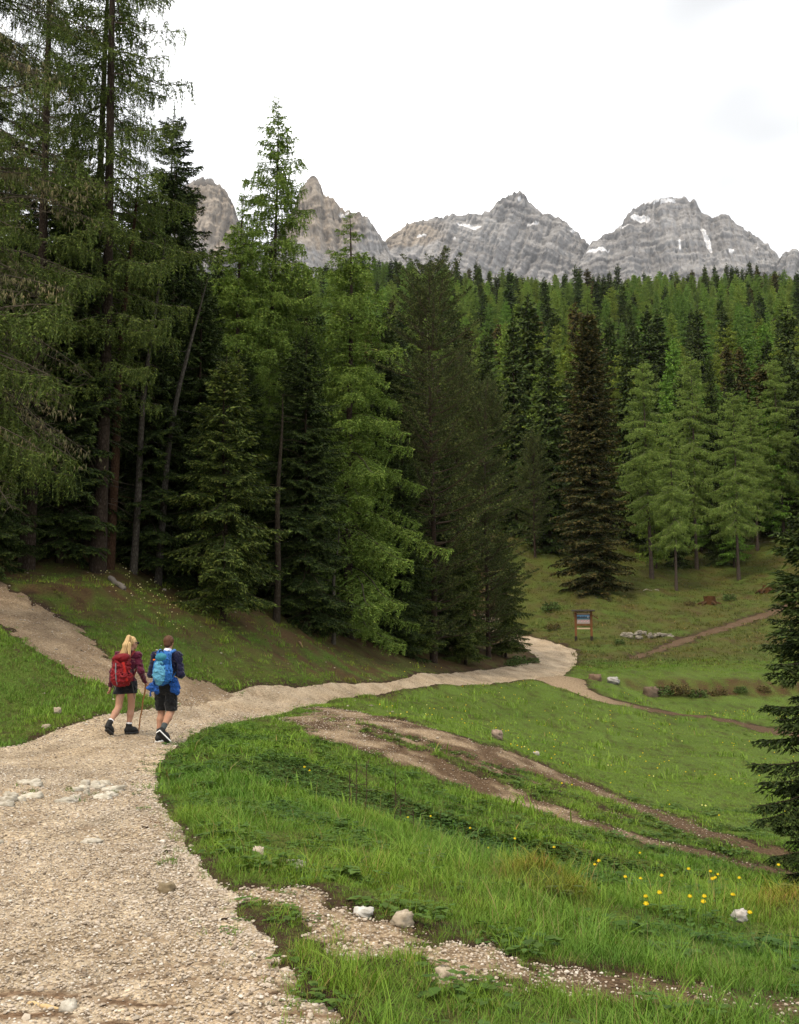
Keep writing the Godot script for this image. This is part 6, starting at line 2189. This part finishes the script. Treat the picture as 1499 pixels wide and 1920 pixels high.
func dry_stalks() -> void:
	# last year's dead stalks in the hollow
	var o := thing("dry_weed", "dark dead weed stalks standing in the hollow", "weed", ground_v(-0.35, 13.2))
	for i in 6:
		fresh()
		var x := rng.randf_range(-0.6, 0.6)
		var z := rng.randf_range(-0.5, 0.5)
		var h := rng.randf_range(0.35, 0.75)
		var y := ground_y(-0.35 + x, 13.2 - z) - o.position.y
		tube([Vector3(x, y - 0.03, z), Vector3(x + 0.03, y + h * 0.5, z), Vector3(x + 0.02, y + h, z + 0.03)], [0.008, 0.006, 0.004], 5, Color(0.055, 0.038, 0.026))
		for k in 5:
			var t := rng.randf_range(0.4, 1.0)
			var q := Vector3(x + 0.03, y + h * t, z)
			tube([q, q + Vector3(rng.randf_range(-0.12, 0.12), rng.randf_range(0.0, 0.12), rng.randf_range(-0.1, 0.1))], [0.005, 0.002], 4, Color(0.06, 0.042, 0.03))
		obj("stalk", baked(), M.bark_plain, o)

func globe_flower(s: float) -> Dictionary:
	fresh()
	var yellow := Color(0.80, 0.62, 0.03)
	for i in 14:
		var a := TAU * i / 7.0 + (0.4 if i > 6 else 0.0)
		var r := s * (1.0 if i < 7 else 0.75)
		var up := Vector3.UP * s
		var o := Vector3(cos(a), 0, sin(a))
		var side := Vector3(-sin(a), 0, cos(a)) * r * 0.5
		var k := bp.size()
		var c := vary(yellow, 0.12)
		for q in [Vector3.ZERO, o * r * 0.9 + side + up * 0.5, o * r * 0.55 + up * 1.5, o * r * 0.9 - side + up * 0.5]:
			bp.append(q); bn.append((o + Vector3.UP * 0.4).normalized()); bc.append(c)
		bi.append_array([k, k + 1, k + 2, k, k + 2, k + 3])
	var bloom := baked()
	fresh()
	tube([Vector3(0.02, -0.30, 0.0), Vector3(0.012, -0.15, 0.01), Vector3(0, 0.002, 0)], [0.003, 0.003, 0.0025], 5, Color(0.075, 0.14, 0.03))
	for i in 3:
		spindle(Vector3(0.014, -0.2, 0), Vector3(0.014, -0.2, 0) + Vector3(rng.randf_range(-0.07, 0.07), rng.randf_range(-0.03, 0.05), rng.randf_range(-0.07, 0.07)), 0.025, Color(0.07, 0.13, 0.03))
	return {"bloom": bloom, "stalk": baked()}

func flowers() -> void:
	var g := globe_flower(0.018)
	var spots := [[1.57, 8.05], [1.70, 8.9], [1.83, 8.3], [1.90, 7.5], [1.93, 8.2], [2.1, 7.1], [2.15, 7.6], [2.28, 8.9], [2.40, 7.4], [2.52, 7.75], [2.6, 9.2], [2.62, 8.5], [2.75, 9.0], [2.83, 9.1], [2.92, 8.8], [1.68, 7.0], [2.02, 6.8], [1.75, 7.3], [1.2, 10.6], [0.75, 10.8], [1.0, 11.5], [0.35, 11.4], [2.35, 6.9], [3.3, 8.9], [2.45, 10.4], [1.5, 9.9], [3.1, 10.2], [-1.3, 13.8], [-1.22, 13.7], [0.1, 12.0]]
	for q in spots:
		var at := ground_v(q[0], q[1])
		var o := thing("globeflower", "round yellow globeflower among the grass of the near bank", "flower", at + Vector3(0, 0.22 + 0.12 * rng.randf(), 0), rng.randf_range(0, TAU), "globeflowers on the near bank")
		obj("bloom", g.bloom, M.petal, o)
		obj("stalk", g.stalk, M.grass, o)
		o.scale = Vector3.ONE * rng.randf_range(0.75, 1.15)
	var places := []
	var tints := PackedColorArray()
	for i in 520:
		var d := rng.randf_range(20.0, 52.0)
		var x := rng.randf_range(-0.02, 0.42) * d
		if trail_in(x, d) > -0.3 or rut_in(x, d) > -0.2:
			continue
		if n1.get_noise_2d(x * 0.25, d * 0.12 + 88.0) + rng.randf_range(-0.25, 0.25) < 0.0:
			continue
		places.append(Transform3D(Basis(Vector3.UP, rng.randf_range(0, TAU)).scaled(Vector3.ONE * rng.randf_range(0.8, 1.25)), ground_v(x, d) + Vector3(0, 0.10, 0)))
		tints.append(Color.WHITE if rng.randf() < 0.9 else Color(1.1, 1.4, 12.0))
	for i in 90:
		var d := rng.randf_range(29.0, 36.0)
		var x := -0.26 * d + rng.randf_range(-1.6, 1.6)
		if trail_in(x, d) > -0.3 or rut_in(x, d) > -0.2:
			continue
		places.append(Transform3D(Basis(Vector3.UP, rng.randf_range(0, TAU)).scaled(Vector3.ONE * rng.randf_range(0.8, 1.3)), ground_v(x, d) + Vector3(0, 0.10, 0)))
		tints.append(Color(0.9, 1.1, 12.0))
	scatter("meadow_flowers", g.bloom, M.petal, places, tints, "tiny yellow flowers dotted over the meadow", "flowers")
